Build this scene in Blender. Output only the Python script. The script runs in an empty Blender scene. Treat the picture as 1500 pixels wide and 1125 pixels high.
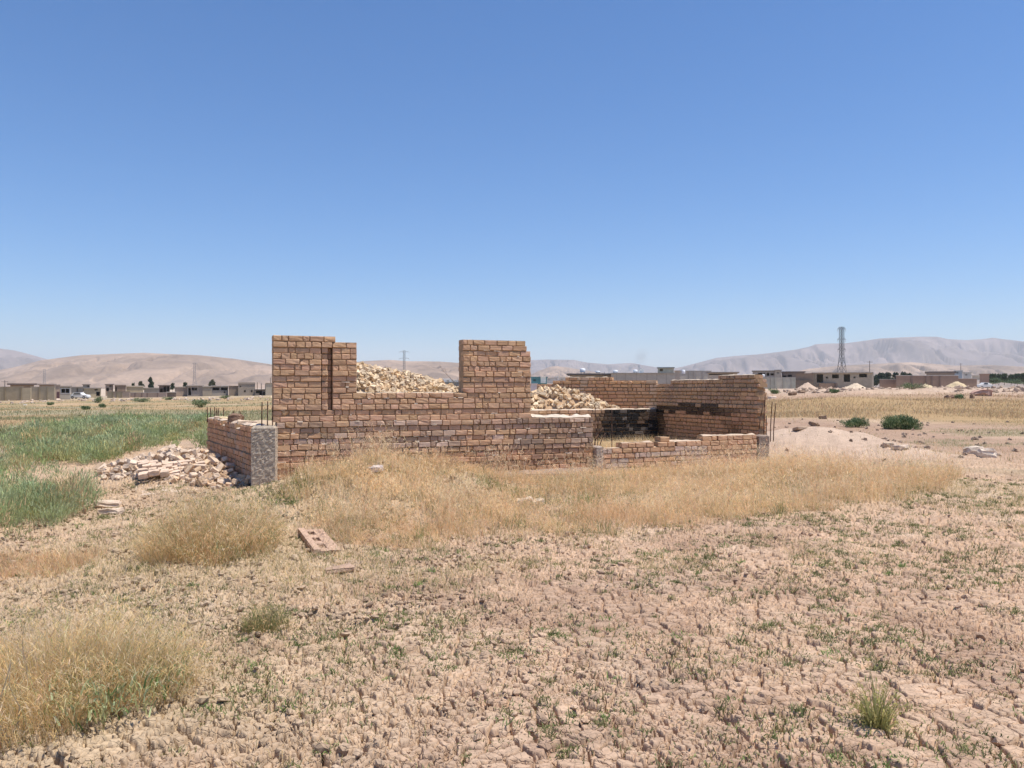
import bpy, math, random
import numpy as np
from mathutils import Vector, Matrix
random.seed(7)
RG = np.random.default_rng(11)
sc = bpy.context.scene
COL = sc.collection
EYE, F, CX, HY = 1.55, 1177.0, 750.0, 568.0        # eye height, focal length and horizon in 1500x1125 photo pixels

# ------------------------------------------------------------------ noise
def _h(ix, iy, seed):
    n = (ix.astype(np.int64)*374761393 + iy.astype(np.int64)*668265263 + seed*2147483647) & 0xFFFFFFFF
    n = ((n ^ (n >> 13))*1274126177) & 0xFFFFFFFF
    n = ((n ^ (n >> 16))*2246822519) & 0xFFFFFFFF
    return ((n ^ (n >> 15)) & 0xFFFFFF)/float(0xFFFFFF)
def vn(x, y, seed=0):
    x = np.asarray(x, float); y = np.asarray(y, float)
    ix = np.floor(x); iy = np.floor(y); fx = x-ix; fy = y-iy
    fx = fx*fx*(3-2*fx); fy = fy*fy*(3-2*fy)
    ix = ix.astype(np.int64); iy = iy.astype(np.int64)
    a = _h(ix, iy, seed); b = _h(ix+1, iy, seed); c = _h(ix, iy+1, seed); d = _h(ix+1, iy+1, seed)
    return (a+(b-a)*fx)*(1-fy) + (c+(d-c)*fx)*fy
def fbm(x, y, seed=0, oct=4, gain=.5):
    s = 0; a = 1; t = 0
    for k in range(oct):
        s = s + a*vn(np.asarray(x)*2**k+17.3*k, np.asarray(y)*2**k-9.1*k, seed+k); t += a; a *= gain
    return s/t
def sstep(a, b, x):
    t = np.clip((np.asarray(x, float)-a)/(b-a), 0, 1); return t*t*(3-2*t)
def voro(x, y, seed):
    """distance to the nearest cell border, and a random number per cell"""
    ix = np.floor(x).astype(np.int64); iy = np.floor(y).astype(np.int64)
    best = np.full(x.shape, 9.0); bx = np.zeros(x.shape); by = np.zeros(x.shape); bid = np.zeros(x.shape)
    P = []
    for dx in (-1, 0, 1):
        for dy in (-1, 0, 1):
            cx = ix+dx; cy = iy+dy
            px = cx+_h(cx, cy, seed); py = cy+_h(cx, cy, seed+5)
            d = (px-x)**2+(py-y)**2
            m = d < best
            best = np.where(m, d, best); bx = np.where(m, px, bx); by = np.where(m, py, by)
            bid = np.where(m, _h(cx, cy, seed+9), bid); P.append((px, py))
    e = np.full(x.shape, 9.0)
    for px, py in P:
        vx = px-bx; vy = py-by; L = np.sqrt(vx*vx+vy*vy)
        q = ((px+bx)/2-x)*vx/np.maximum(L, 1e-6)+((py+by)/2-y)*vy/np.maximum(L, 1e-6)
        e = np.where(L > 1e-5, np.minimum(e, q), e)
    return e, bid, bx, by

# ------------------------------------------------------------------ the plan of the ruin (metres)
A = np.array([-3.52, 12.0]); U = np.array([.930, .368]); N = np.array([.368, -.930])   # front wall: corner, run, outward
LW0 = np.array([-3.80, 12.02]); LU = np.array([-.5, .866]); LN = np.array([-.866, -.5])  # low wall on the left
def fpos(px):                                     # metres along the front wall that show at photo column px
    k = (px-CX)/F
    return (k*A[1]-A[0])/(U[0]-k*U[1])

# ------------------------------------------------------------------ terrain
BUMPS = [(-1.75, 10.75, 1.65, 1.15, .54), (.3, 11.2, 1.6, 1.2, .12), (4.3, 12.6, 2.6, 1.2, .20), (7.55, 20.2, 2.0, 1.7, .50), (8.6, 17.7, .95, .55, .17),
         (-2.9, 7.6, .8, .9, .10), (-2.2, 3.9, .8, .5, .06), (6.3, 22.5, 1.5, 1.0, .2), (-9.5, 27, 4, 1.5, .18),
         (24, 60, 3.5, 3, .3), (40, 85, 5, 4, .5), (52, 100, 6, 4, .5), (12, 34, 5, 3, .12), (1.35, 13.95, 1.5, .8, .08), (4.3, 15.3, 1.6, .8, .10)]
def terr(x, y):
    x = np.asarray(x, float); y = np.asarray(y, float)
    d = np.sqrt(x*x+y*y)
    a = np.clip(x/np.maximum(y, 1.0), -.7, .45)
    far = np.where(y > 0, -1.2+2.6*np.clip((a+.65)/1.0, 0, 1), 0)
    z = far*np.clip((d-22)/148, 0, 1)
    z = z + (fbm(x*.35, y*.35, 3, 3)-.5)*.09*sstep(1, 6, d) + (fbm(x*.05, y*.05, 8, 3)-.5)*.9*sstep(20, 80, d)*np.where(d < 160, 1, 0.6)
    for bx, by, rx, ry, h in BUMPS:
        q = ((x-bx)/rx)**2+((y-by)/ry)**2
        z = z + h*np.exp(-q*1.0)*(1+.35*(vn(x*1.7, y*1.7, 21)-.5))
    z = z + .10*(fbm(x*3, y*3, 23, 4)-.5)*np.exp(-(((x-7.6)/2.3)**2+((y-19.8)/2.4)**2)**2)
    s = (x-LW0[0])*LU[0]+(y-LW0[1])*LU[1]; o = (x-LW0[0])*LN[0]+(y-LW0[1])*LN[1]
    z = z + .39*np.exp(-((s-2.6)/1.7)**2-((o-.75)/.85)**2)
    return z
def wpt(px, d): return (px-CX)/F*d
def ground_d(px, py):
    d = 3.0
    lo, hi = 1.0, 400.0
    ds = np.geomspace(1.2, 500, 1200)
    yy = HY+(EYE-terr((px-CX)/F*ds, ds))/ds*F
    k = np.argmax(yy < py)
    return float(ds[k]) if yy.min() < py else 150.0
def gp(px, py):
    d = ground_d(px, py); x = (px-CX)/F*d
    return np.array([x, d, float(terr(x, d))])

# ------------------------------------------------------------------ mesh making
def make_mesh(name, V, Fq, cols=None, smooth=False):
    """V (n,3); Fq list of int arrays (m,k) ; cols (n,3)"""
    me = bpy.data.meshes.new(name)
    V = np.asarray(V, np.float32); Fs = [np.asarray(f, np.int32) for f in (Fq if isinstance(Fq, list) else [Fq]) if len(f)]
    me.vertices.add(len(V)); me.vertices.foreach_set('co', V.ravel())
    li = np.concatenate([f.ravel() for f in Fs]); me.loops.add(len(li)); me.loops.foreach_set('vertex_index', li)
    tot = np.concatenate([np.full(len(f), f.shape[1], np.int32) for f in Fs])
    st = np.concatenate([[0], np.cumsum(tot)[:-1]]).astype(np.int32)
    me.polygons.add(len(tot)); me.polygons.foreach_set('loop_start', st)
    me.update(calc_edges=True)
    if cols is not None:
        at = me.attributes.new('col', 'FLOAT_COLOR', 'POINT')
        c = np.ones((len(V), 4), np.float32); c[:, :3] = cols
        at.data.foreach_set('color', c.ravel())
    if not smooth: me.shade_flat()
    return me
def link(name, me, mat=None, parent=None):
    o = bpy.data.objects.new(name, me); COL.objects.link(o)
    if mat and not me.materials: me.materials.append(mat)
    if parent: o.parent = parent
    return o
def tag(o, label=None, cat=None, group=None, kind=None):
    if label: o['label'] = label
    if cat: o['category'] = cat
    if group: o['group'] = group
    if kind: o['kind'] = kind
    return o
def empty(name, loc, label, cat, group=None, rz=0):
    o = bpy.data.objects.new(name, None); COL.objects.link(o); o.location = loc; o.rotation_euler = (0, 0, rz)
    o.empty_display_size = .2
    return tag(o, label, cat, group)
class MB:
    """collects pieces into one mesh"""
    def __init__(s): s.V = []; s.Q = []; s.T = []; s.C = []; s.n = 0
    def add(s, V, Q=None, T=None, col=(.5, .5, .5)):
        V = np.asarray(V, float).reshape(-1, 3)
        if Q is not None and len(Q): s.Q.append(np.asarray(Q, int)+s.n)
        if T is not None and len(T): s.T.append(np.asarray(T, int)+s.n)
        c = np.asarray(col, float)
        s.C.append(np.broadcast_to(c, (len(V), 3)) if c.ndim == 1 else c); s.V.append(V); s.n += len(V)
        return s
    def box(s, c, h, col=(.5, .5, .5), R=None, jit=0):
        V = BOXV*np.asarray(h, float)
        if jit: V = V+RG.uniform(-jit, jit, V.shape)
        if R is not None: V = V@np.asarray(R).T
        return s.add(V+np.asarray(c, float), BOXQ, None, col)
    def beam(s, a, b, t, col=(.5, .5, .5), n=4, t2=None):
        a = np.asarray(a, float); b = np.asarray(b, float); d = b-a; L = np.linalg.norm(d); d = d/max(L, 1e-9)
        r = np.array([0, 0, 1.0]) if abs(d[2]) < .9 else np.array([1.0, 0, 0])
        u = np.cross(d, r); u /= np.linalg.norm(u); v = np.cross(d, u); t2 = t if t2 is None else t2
        an = np.arange(n)/n*2*math.pi+math.pi/4
        ring = np.cos(an)[:, None]*u+np.sin(an)[:, None]*v
        V = np.concatenate([a+ring*t, b+ring*t2]); i = np.arange(n); j = (i+1) % n
        Q = np.stack([i, j, j+n, i+n], 1)
        s.add(V, Q, None, col)
        s.T.append(np.array([[0, k+1, k] for k in range(1, n-1)]+[[n, n+k, n+k+1] for k in range(1, n-1)])+s.n-2*n)
        return s
    def mesh(s, name, smooth=False):
        V = np.concatenate(s.V); C = np.concatenate(s.C); fs = []
        if s.Q: fs.append(np.concatenate(s.Q))
        if s.T: fs.append(np.concatenate(s.T))
        return make_mesh(name, V, fs, C, smooth)
    def build(s, name, mat, parent=None, smooth=False): return link(name, s.mesh(name, smooth), mat, parent)
BOXV = np.array([[x, y, z] for x in (-1, 1) for y in (-1, 1) for z in (-1, 1)], float)
BOXQ = np.array([[0, 1, 3, 2], [4, 6, 7, 5], [0, 4, 5, 1], [2, 3, 7, 6], [0, 2, 6, 4], [1, 5, 7, 3]])

# ------------------------------------------------------------------ materials
def mat(name, rough=.9, noise=8.0, amt=.25, bump=.0, bscale=60.0, trans=0.0, fine=0.0, metal=0.0, spec=.2, col=None):
    m = bpy.data.materials.new(name); m.use_nodes = True
    nt = m.node_tree; nd = nt.nodes; lk = nt.links; bs = nd['Principled BSDF']
    bs.inputs['Roughness'].default_value = rough; bs.inputs['Metallic'].default_value = metal
    bs.inputs['Specular IOR Level'].default_value = spec
    if col is None:
        at = nd.new('ShaderNodeAttribute'); at.attribute_name = 'col'; src = at.outputs['Color']
    else:
        rgb = nd.new('ShaderNodeRGB'); rgb.outputs[0].default_value = (*col, 1); src = rgb.outputs[0]
    tc = nd.new('ShaderNodeTexCoord')
    if amt:
        nz = nd.new('ShaderNodeTexNoise'); nz.inputs['Scale'].default_value = noise; nz.inputs['Detail'].default_value = 6; nz.inputs['Roughness'].default_value = .65
        lk.new(tc.outputs['Object'], nz.inputs['Vector'])
        mr = nd.new('ShaderNodeMapRange'); mr.inputs[1].default_value = .25; mr.inputs[2].default_value = .75
        mr.inputs[3].default_value = 1-amt; mr.inputs[4].default_value = 1+amt
        lk.new(nz.outputs['Fac'], mr.inputs[0])
        mx = nd.new('ShaderNodeMix'); mx.data_type = 'RGBA'; mx.blend_type = 'MULTIPLY'; mx.inputs[0].default_value = 1
        lk.new(src, mx.inputs[6]); lk.new(mr.outputs[0], mx.inputs[7]); src = mx.outputs[2]
    if fine:
        n2 = nd.new('ShaderNodeTexNoise'); n2.inputs['Scale'].default_value = noise*9; n2.inputs['Detail'].default_value = 3
        lk.new(tc.outputs['Object'], n2.inputs['Vector'])
        m2 = nd.new('ShaderNodeMapRange'); m2.inputs[1].default_value = .3; m2.inputs[2].default_value = .7
        m2.inputs[3].default_value = 1-fine; m2.inputs[4].default_value = 1+fine
        lk.new(n2.outputs['Fac'], m2.inputs[0])
        mx = nd.new('ShaderNodeMix'); mx.data_type = 'RGBA'; mx.blend_type = 'MULTIPLY'; mx.inputs[0].default_value = 1
        lk.new(src, mx.inputs[6]); lk.new(m2.outputs[0], mx.inputs[7]); src = mx.outputs[2]
    lk.new(src, bs.inputs['Base Color'])
    if bump:
        nb = nd.new('ShaderNodeTexNoise'); nb.inputs['Scale'].default_value = bscale; nb.inputs['Detail'].default_value = 8; nb.inputs['Roughness'].default_value = .7
        lk.new(tc.outputs['Object'], nb.inputs['Vector'])
        bp = nd.new('ShaderNodeBump'); bp.inputs['Strength'].default_value = bump; bp.inputs['Distance'].default_value = .02
        lk.new(nb.outputs['Fac'], bp.inputs['Height']); lk.new(bp.outputs[0], bs.inputs['Normal'])
    if trans:
        tr = nd.new('ShaderNodeBsdfTranslucent'); ms = nd.new('ShaderNodeMixShader'); ms.inputs[0].default_value = trans
        lk.new(src, tr.inputs['Color']); lk.new(bs.outputs[0], ms.inputs[1]); lk.new(tr.outputs[0], ms.inputs[2])
        lk.new(ms.outputs[0], nd['Material Output'].inputs['Surface'])
    return m
M_SOIL = mat('dry_cracked_soil', .95, 3.0, .16, .35, 45, fine=.14)
nt_ = M_SOIL.node_tree; bs_ = nt_.nodes['Principled BSDF']; vo = nt_.nodes.new('ShaderNodeTexVoronoi'); vo.feature = 'DISTANCE_TO_EDGE'; vo.inputs['Scale'].default_value = 24
tc_ = nt_.nodes.new('ShaderNodeTexCoord'); nz_ = nt_.nodes.new('ShaderNodeTexNoise'); nz_.inputs['Scale'].default_value = 14; mxv = nt_.nodes.new('ShaderNodeMix'); mxv.data_type = 'VECTOR'; mxv.inputs[0].default_value = .035
mrv = nt_.nodes.new('ShaderNodeMapRange'); mrv.inputs[1].default_value = 0; mrv.inputs[2].default_value = .07; bpv = nt_.nodes.new('ShaderNodeBump'); bpv.inputs['Strength'].default_value = .55; bpv.inputs['Distance'].default_value = .012
nt_.links.new(tc_.outputs['Object'], mxv.inputs[4]); nt_.links.new(tc_.outputs['Object'], nz_.inputs['Vector']); nt_.links.new(nz_.outputs['Color'], mxv.inputs[5]); nt_.links.new(mxv.outputs[1], vo.inputs['Vector']); nt_.links.new(vo.outputs['Distance'], mrv.inputs[0]); nt_.links.new(mrv.outputs[0], bpv.inputs['Height'])
pb_ = bs_.inputs['Normal'].links[0].from_socket; nt_.links.new(pb_, bpv.inputs['Normal']); nt_.links.new(bpv.outputs[0], bs_.inputs['Normal'])
M_BRICK = mat('clay_brick', .9, 9.0, .12, .12, 110, fine=.09)
M_RUB = mat('rubble_brick', .9, 18.0, .2, .5, 70, fine=.14)
M_CONC = mat('rough_concrete', .9, 9.0, .22, .9, 30, fine=.25)
M_GRASS = mat('dry_grass', .8, 1.5, .10, trans=.5)
M_LEAF = mat('leaf', .7, 2.0, .15, trans=.25)
M_RUST = mat('rusty_steel', .85, 30, .35, .2, 80, spec=.3)
M_WALL = mat('far_masonry', .9, .9, .16, .2, 4, fine=.10)
M_STEEL = mat('galvanised_steel', .7, .5, .1, spec=.3)
M_PAINT = mat('painted_metal', .45, 2, .06, spec=.5)
M_GLASS = mat('dark_glass', .15, 2, .05, spec=.6)
M_HILL = mat('bare_hillside', .95, .012, .14, .0, fine=.12)
M_ROCK = mat('pale_stone', .9, 8, .2, .6, 25, fine=.15)

# ------------------------------------------------------------------ ground sheet
def ground_colour(x, y):
    d = np.sqrt(x*x+y*y); a = x/np.maximum(y, .5)
    big = fbm(x*.22, y*.22, 41, 4); mid = fbm(x*1.4, y*1.4, 43, 3)
    pink = np.array([.515, .360, .250]); tan = np.array([.51, .378, .262]); red = np.array([.34, .222, .155]); straw = np.array([.45, .345, .22])
    green = np.array([.23, .215, .115]); gold = np.array([.37, .25, .115]); pale = np.array([.62, .50, .385])
    def mix(c, k, w): w = np.clip(w, 0, 1)[..., None]; return c*(1-w)+k*w
    c = np.broadcast_to(pink, x.shape+(3,)).copy()
    c = mix(c, tan, sstep(.35, .65, big)*.8); c = mix(c, pale, sstep(.55, .8, mid)*.28); c = mix(c, red, sstep(.52, .72, fbm(x*1.1, y*1.1, 47, 4))*.45+sstep(.55, .7, fbm(x*6, y*6, 48, 3))*.35)
    # straw litter on the left of the foreground and about the tussocks
    st = sstep(.02, -.35, a+.18*(big-.5))*sstep(1.5, 4, d)*sstep(30, 14, d)
    c = mix(c, straw, st*.38*sstep(.3, .6, mid+.15))
    for bx, by, rx, ry in ((-1.7, 10.6, 2.3, 1.7), (2, 11.4, 3, 1.6), (4.6, 12.6, 3.2, 1.6), (-2.9, 7.6, 1.1, 1.3), (-2.3, 3.9, 1.1, .8)):
        c = mix(c, straw, .7*np.exp(-(((x-bx)/rx)**2+((y-by)/ry)**2)**2))
    # left field: golden, with green streaks; right: red-brown, with a golden belt
    lf = sstep(24, 34, d)*sstep(.05, -.1, a)
    c = mix(c, gold, lf*.75); c = mix(c, green, lf*sstep(.46, .6, fbm(x*.08, y*.16, 51, 4))*.8); c = mix(c, pale, lf*sstep(.62, .72, fbm(x*.05, y*.22, 53, 3))*.25)
    rf = sstep(17, 24, d)*sstep(.1, .25, a)
    c = mix(c, red, rf*.7*sstep(.33, .56, fbm(x*.12, y*.2, 57, 4)+.1))
    c = mix(c, green, sstep(15.5, 19, d)*sstep(36, 28, d)*sstep(.44, .56, a)*sstep(.38, .6, fbm(x*.3, y*.5, 59, 4))*.62)
    bl = sstep(34, 40, d)*sstep(88, 68, d)*sstep(.2, .3, a)
    c = mix(c, gold, bl*.8)
    c = mix(c, pale, sstep(85, 105, d)*sstep(.15, .3, a)*.35)
    for bx, by, rx, ry in ((7.55, 20, 2.3, 2.2), (8.6, 17.7, 1.2, .8)):
        c = mix(c, np.array([.515, .385, .29]), 1.0*np.exp(-(((x-bx)/rx)**2+((y-by)/ry)**2)**2))
    c = mix(c, np.array([.50, .40, .30]), sstep(150, 260, d))
    c = c*(.93+.14*vn(x*7, y*7, 61))[..., None]
    return c
def crack_height(x, y, d):
    fade = sstep(30, 13, d)*(1-.8*np.exp(-(((x-7.55)/2.6)**2+((y-20)/2.4)**2)**2))
    wx = x+.05*(fbm(x*8, y*8, 71, 3)-.5)+.012*(vn(x*60, y*60, 73)-.5); wy = y+.05*(fbm(x*8+40, y*8, 72, 3)-.5)+.012*(vn(x*60, y*60, 74)-.5)
    big = fbm(x*.3, y*.3, 75, 3)
    rough = sstep(.02, -.28, x/np.maximum(y, .5)+.6*(big-.5))        # tilled and broken on the left, plates on the right
    e1, r1, bx, by = voro(wx/.112, wy/.094, 5)
    e2, r2, _, _ = voro(wx/.047+9, wy/.041, 6)
    e3, r3, _, _ = voro(wx/.34+3, wy/.30, 7)
    w = .065+.06*vn(x*2.3, y*2.3, 77)
    crack = -(1-sstep(.30, 1.0, e1/w))*.046-(1-sstep(.3, 1, e3/.045))*.03
    k = (r1*99991).astype(np.int64)
    plate = (r1-.5)*.012+((wx/.112-bx)*(_h(k, k*3+1, 3)-.5)+(wy/.094-by)*(_h(k, k*5+2, 4)-.5))*.026
    plate = plate*(1+.7*rough)-.016*sstep(.16, .12, r1)
    sub = sstep(.45, .6, fbm(x*2.2, y*2.2, 78, 2)+.25*rough)            # plates that broke up further
    small = -(1-sstep(.25, 1, e2/.13))*.020*sub+(r2-.5)*.010*sub
    lumps = (fbm(x*15, y*15, 79, 4, .6)-.5)*.014*(.3+.7*rough)+np.clip(fbm(x*6.5, y*6.5, 83, 3)-.56, 0, 1)*.06*(.2+.8*rough)
    soft = sstep(.66, .48, fbm(x*.8, y*.8, 85, 3))*.15+.85
    return fade*(crack*soft+plate*.85+small+lumps*.8+(fbm(x*42, y*42, 87, 3, .6)-.5)*.006)
def build_ground():
    th = np.concatenate([np.linspace(-math.pi, -.745, 34)[:-1], np.arange(-.74, .74, .00084), np.linspace(.745, math.pi, 34)])
    r = [0.6]
    while r[-1] < 45: r.append(r[-1]+max(.0040, r[-1]**2/1245*.42 if r[-1] < 20 else r[-1]*.012))
    r += list(np.geomspace(r[-1]*1.03, 10000, 110)); r = np.array(r)
    T, R = np.meshgrid(th, r); X = R*np.sin(T); Y = R*np.cos(T)
    fine = (np.abs(T) < .742)
    Z = terr(X, Y)
    nr = int((r < 32).sum())
    Z[:nr] += crack_height(X[:nr], Y[:nr], R[:nr])*fine[:nr]
    C = ground_colour(X, Y)
    nR, nT = X.shape
    i = np.arange(nR-1)[:, None]*nT+np.arange(nT-1)[None]
    Q = np.stack([i, i+1, i+1+nT, i+nT], -1).reshape(-1, 4)[:, ::-1]
    me = make_mesh('ground', np.stack([X, Y, Z], -1).reshape(-1, 3), Q, C.reshape(-1, 3), True)
    sh = np.zeros((nR-1, nT-1), bool); sh[:nr] = False
    at = me.attributes.new('sharp_face', 'BOOLEAN', 'FACE'); at.data.foreach_set('value', sh.ravel())
    tag(link('ground', me, M_SOIL), kind='structure')
build_ground()

# ------------------------------------------------------------------ bricks
def _tmpl():
    g = [-2, -1, 0, 1, 2]; idx = {}; P = []
    for a in g:
        for b in g:
            for c in g:
                if 2 in (abs(a), abs(b), abs(c)): idx[(a, b, c)] = len(P); P.append((a, b, c))
    Q = []
    for ax in range(3):
        for s in (-2, 2):
            for a in range(-2, 2):
                for b in range(-2, 2):
                    def k(u, v):
                        t = [0, 0, 0]; t[ax] = s; t[(ax+1) % 3] = u; t[(ax+2) % 3] = v; return idx[tuple(t)]
                    q = [k(a, b), k(a+1, b), k(a+1, b+1), k(a, b+1)]
                    Q.append(q if s > 0 else q[::-1])
    return np.array(P), np.array(Q)
TP, TQ = _tmpl()
def bricks(c, h, R, col, bev=.007, jit=.0015, chip=.18, hi=True):
    """rounded, worn bricks: centres (n,3), half sizes (n,3), rotations (n,3,3), colours (n,3) -> V, Q, C"""
    c = np.asarray(c, float); h = np.asarray(h, float); n = len(c); col = np.asarray(col, float)
    if not hi:
        V = BOXV[None]*h[:, None]+RG.uniform(-.003, .003, (n, 8, 3)); q = BOXQ
    else:
        s = np.sign(TP)[None]; lev = np.abs(TP)[None]
        b = np.minimum(bev*RG.uniform(.6, 1.6, (n, 1, 1)), h[:, None]*.4)
        V = s*np.where(lev == 2, h[:, None], np.where(lev == 1, h[:, None]-b, 0))
        ne = (lev == 2).sum(-1, keepdims=True)
        V = V-s*(lev == 2)*np.where(ne == 2, .30, np.where(ne == 3, .5, 0))*b
        V = V+RG.normal(0, jit, V.shape)
        ch = RG.random(n) < chip; sg = RG.choice([-1, 1], (n, 3))
        dist = np.linalg.norm(V-(sg*h)[:, None], axis=-1, keepdims=True); rad = RG.uniform(.02, .06, (n, 1, 1))
        V = V-ch[:, None, None]*(np.clip(1-dist/rad, 0, 1)*.5)*rad*(sg[:, None])*.7
        q = TQ
    V = np.einsum('nij,nkj->nki', R, V)+c[:, None]
    m = V.shape[1]
    Q = (q[None]+(np.arange(n)*m)[:, None, None]).reshape(-1, 4)
    return V.reshape(-1, 3), Q, np.repeat(col, m, 0)
def rotz(u): return np.array([[u[0], -u[1], 0], [u[1], u[0], 0], [0, 0, 1.0]])
CH = .0865                                          # one course with its bed joint
BR = np.array([.57, .362, .225]); MO = np.array([.38, .255, .155])
def wall(mb, p0, u, n, spans, th=.22, tone=1.0, colf=None, wob=.004, rows0=0, back=True, rec=.019, ledge=None, gap=.0055, off=None, hi=True):
    """lays the courses of a wall: spans = per course a list of (s0, s1[, inset]); n is the outward side, th the thickness behind it"""
    u = np.asarray(u); n = np.asarray(n); Rm = np.stack([np.array([u[0], u[1], 0]), np.array([-n[0], -n[1], 0]), np.array([0, 0, 1.])], 1)
    c = []; h = []; col = []; RR = []
    for k, row in enumerate(spans):
        z0 = (k+rows0)*CH
        prot = RG.normal(0, wob)
        for sp in row:
            s0, s1 = sp[0], sp[1]; ins = sp[2] if len(sp) > 2 else 0
            po = prot-ins+(off(k) if off else 0)
            # mortar body
            zb = z0 if k or rows0 else z0-.25
            hm = np.array([(s1-s0)/2-.006, (th-ins)/2-rec-.001*(k % 3), (z0+CH-zb)/2])
            cc = p0+u*(s0+s1)/2-n*((th+ins)/2-(po if not ins else 0)*.6)
            mb.box([cc[0], cc[1], (z0+CH+zb)/2], hm, MO*RG.uniform(.9, 1.06)*tone, Rm)
            for leaf in ((0, 1) if back else (0,)):
                s = s0
                while s < s1-.03:
                    L = RG.choice([.205, .205, .1, .13]) if RG.random() > .12 else RG.uniform(.07, .26)
                    L *= RG.uniform(.94, 1.06)
                    if s1-(s+L) < .07: L = s1-s
                    g = RG.uniform(.004, .009); hh = CH/2-gap*RG.uniform(.6, 1.5); dep = min(.055, (th-ins)/2-.004)
                    y = (po+RG.normal(0, .0028)-dep) if leaf == 0 else -(th-dep)+RG.normal(0, .003)
                    q = p0+u*(s+L/2)+n*y; dz = RG.normal(0, .0016)+.004*math.sin(s*2.1+k)
                    c.append([q[0], q[1], z0+CH/2-.003+dz]); h.append([max(L/2-g, .02), dep, hh])
                    a = RG.normal(0, .006); ca, sa = math.cos(a), math.sin(a); b = RG.normal(0, .006); cb, sb = math.cos(b), math.sin(b)
                    Ra = np.array([[ca, -sa, 0], [sa, ca, 0], [0, 0, 1]])@np.array([[cb, 0, sb], [0, 1, 0], [-sb, 0, cb]])
                    RR.append(Rm@Ra)
                    t = BR*tone*RG.uniform(.84, 1.14)*np.array([1, RG.uniform(.97, 1.03), RG.uniform(.94, 1.08)])
                    if colf: t = colf(t, s+L/2, z0+CH/2)
                    col.append(np.clip(t, .01, .8)); s += L
    V, Q, C = bricks(c, h, np.array(RR), col, hi=hi); mb.add(V, Q, None, C)
    return mb
def tops(mb, p0, u, n, s0, s1, z, th=.22, col=(.56, .46, .36), t=.02):
    """an uneven crust of mortar on a wall head"""
    ns = max(3, int((s1-s0)/.05)); nt_ = 6; S = np.linspace(s0, s1, ns); Tt = np.linspace(.012, th-.012, nt_)
    SS, TT = np.meshgrid(S, Tt, indexing='ij'); P = p0[None, None]+u*SS[..., None]-n*TT[..., None]
    Z = z+t*(.25+1.2*vn(P[..., 0]*9, P[..., 1]*9, 91))*np.sin(np.clip((TT/th), 0, 1)*math.pi)**.6-.012
    V = np.concatenate([P, Z[..., None]], -1).reshape(-1, 3); i = np.arange(ns-1)[:, None]*nt_+np.arange(nt_-1)[None]
    mb.add(V, np.stack([i, i+nt_, i+nt_+1, i+1], -1).reshape(-1, 4), None, np.array(col)*RG.uniform(.9, 1.1, (len(V), 1)))
ruin = empty('unfinished_brick_building', (A[0], A[1], 0), 'roofless unfinished building of brown brick with two tall wall stubs in the dry field', 'building')
INV = Matrix.Translation((-A[0], -A[1], 0))
def part(mb, name, m, label=None, parent=None, smooth=False):
    me = mb.mesh(name, smooth)
    me.transform(INV)
    o = link(name, me, m, parent or ruin)
    if label: o['label'] = label
    return o
# front wall: left stub, window gap, right stub, lower wing
S = {p: fpos(p) for p in (399, 405, 471, 481, 487, 492, 523, 678, 772, 778, 868)}
sp = []
for k in range(27):
    if k < 12: row = [(0.0, S[868])]
    elif k < 17: row = [(-.05, S[471]), (S[487], S[778])] if k >= 14 else [(-.05, S[778])]
    else: row = [(-.05, S[471]), (S[487], S[523])]+[(S[678], S[778])]
    if k >= 14:
        toothed = k % 2 == 0
        row = [row[0]] + ([(S[471], S[481], .004 if toothed else .035), (S[481], S[487], .10)] if k < 25 else [(S[471], S[487], .0)]) + row[1:]
    if k == 26: row = [(-.05, S[492]), (S[678], S[772]-.02)]
    if k == 25: row[-1] = (S[678], S[772])
    sp.append(row)
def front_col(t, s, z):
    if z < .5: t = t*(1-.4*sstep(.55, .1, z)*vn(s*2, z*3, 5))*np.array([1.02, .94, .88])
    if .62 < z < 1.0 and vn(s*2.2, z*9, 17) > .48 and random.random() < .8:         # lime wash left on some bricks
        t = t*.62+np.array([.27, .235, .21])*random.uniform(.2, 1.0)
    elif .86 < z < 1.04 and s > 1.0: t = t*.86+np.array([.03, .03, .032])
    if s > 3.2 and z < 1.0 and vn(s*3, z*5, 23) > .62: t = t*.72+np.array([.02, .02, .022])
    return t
mb = MB()
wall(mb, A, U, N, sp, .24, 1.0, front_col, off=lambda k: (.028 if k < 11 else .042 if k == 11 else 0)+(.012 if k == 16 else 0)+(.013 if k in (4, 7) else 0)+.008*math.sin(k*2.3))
tops(mb, A, U, N, S[523]+.01, S[678]-.01, 17*CH, .24, t=.018); tops(mb, A, U, N, -.03, S[492]-.02, 27*CH, .24, t=.012)
tops(mb, A, U, N, S[678]+.03, S[772]-.05, 27*CH, .24, t=.012); tops(mb, A, U, N, S[778]+.02, S[868]-.02, 12*CH+.006, .24, (.60, .51, .41), t=.055)
tops(mb, A, U, N, S[492]+.01, S[523]-.01, 26*CH, .24, t=.01)
for _ in range(150):                                  # pale mortar squeezed out over the faces
    k = random.randrange(1, 27); s_ = random.uniform(0, S[868]); ok = any(sp_[0]+.05 < s_ < sp_[1]-.1 for sp_ in sp[k] if len(sp_) < 3)
    if not ok: continue
    z = k*CH-.002+random.uniform(-.004, .010); ln = random.choice((.015, .03, .05))*random.uniform(.7, 1.3); po = (.028 if k < 11 else .040 if k <= 12 else 0)
    q = A+U*s_+N*(po+.001)
    mb.box([q[0], q[1], z], [ln, random.uniform(.003, .006), random.uniform(.004, .010)], np.array([.64, .53, .42])*RG.uniform(.8, 1.1), rotz(U), .004)
w_front = part(mb, 'wall', M_BRICK, 'long front wall with a low window gap between two tall stubs')
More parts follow.
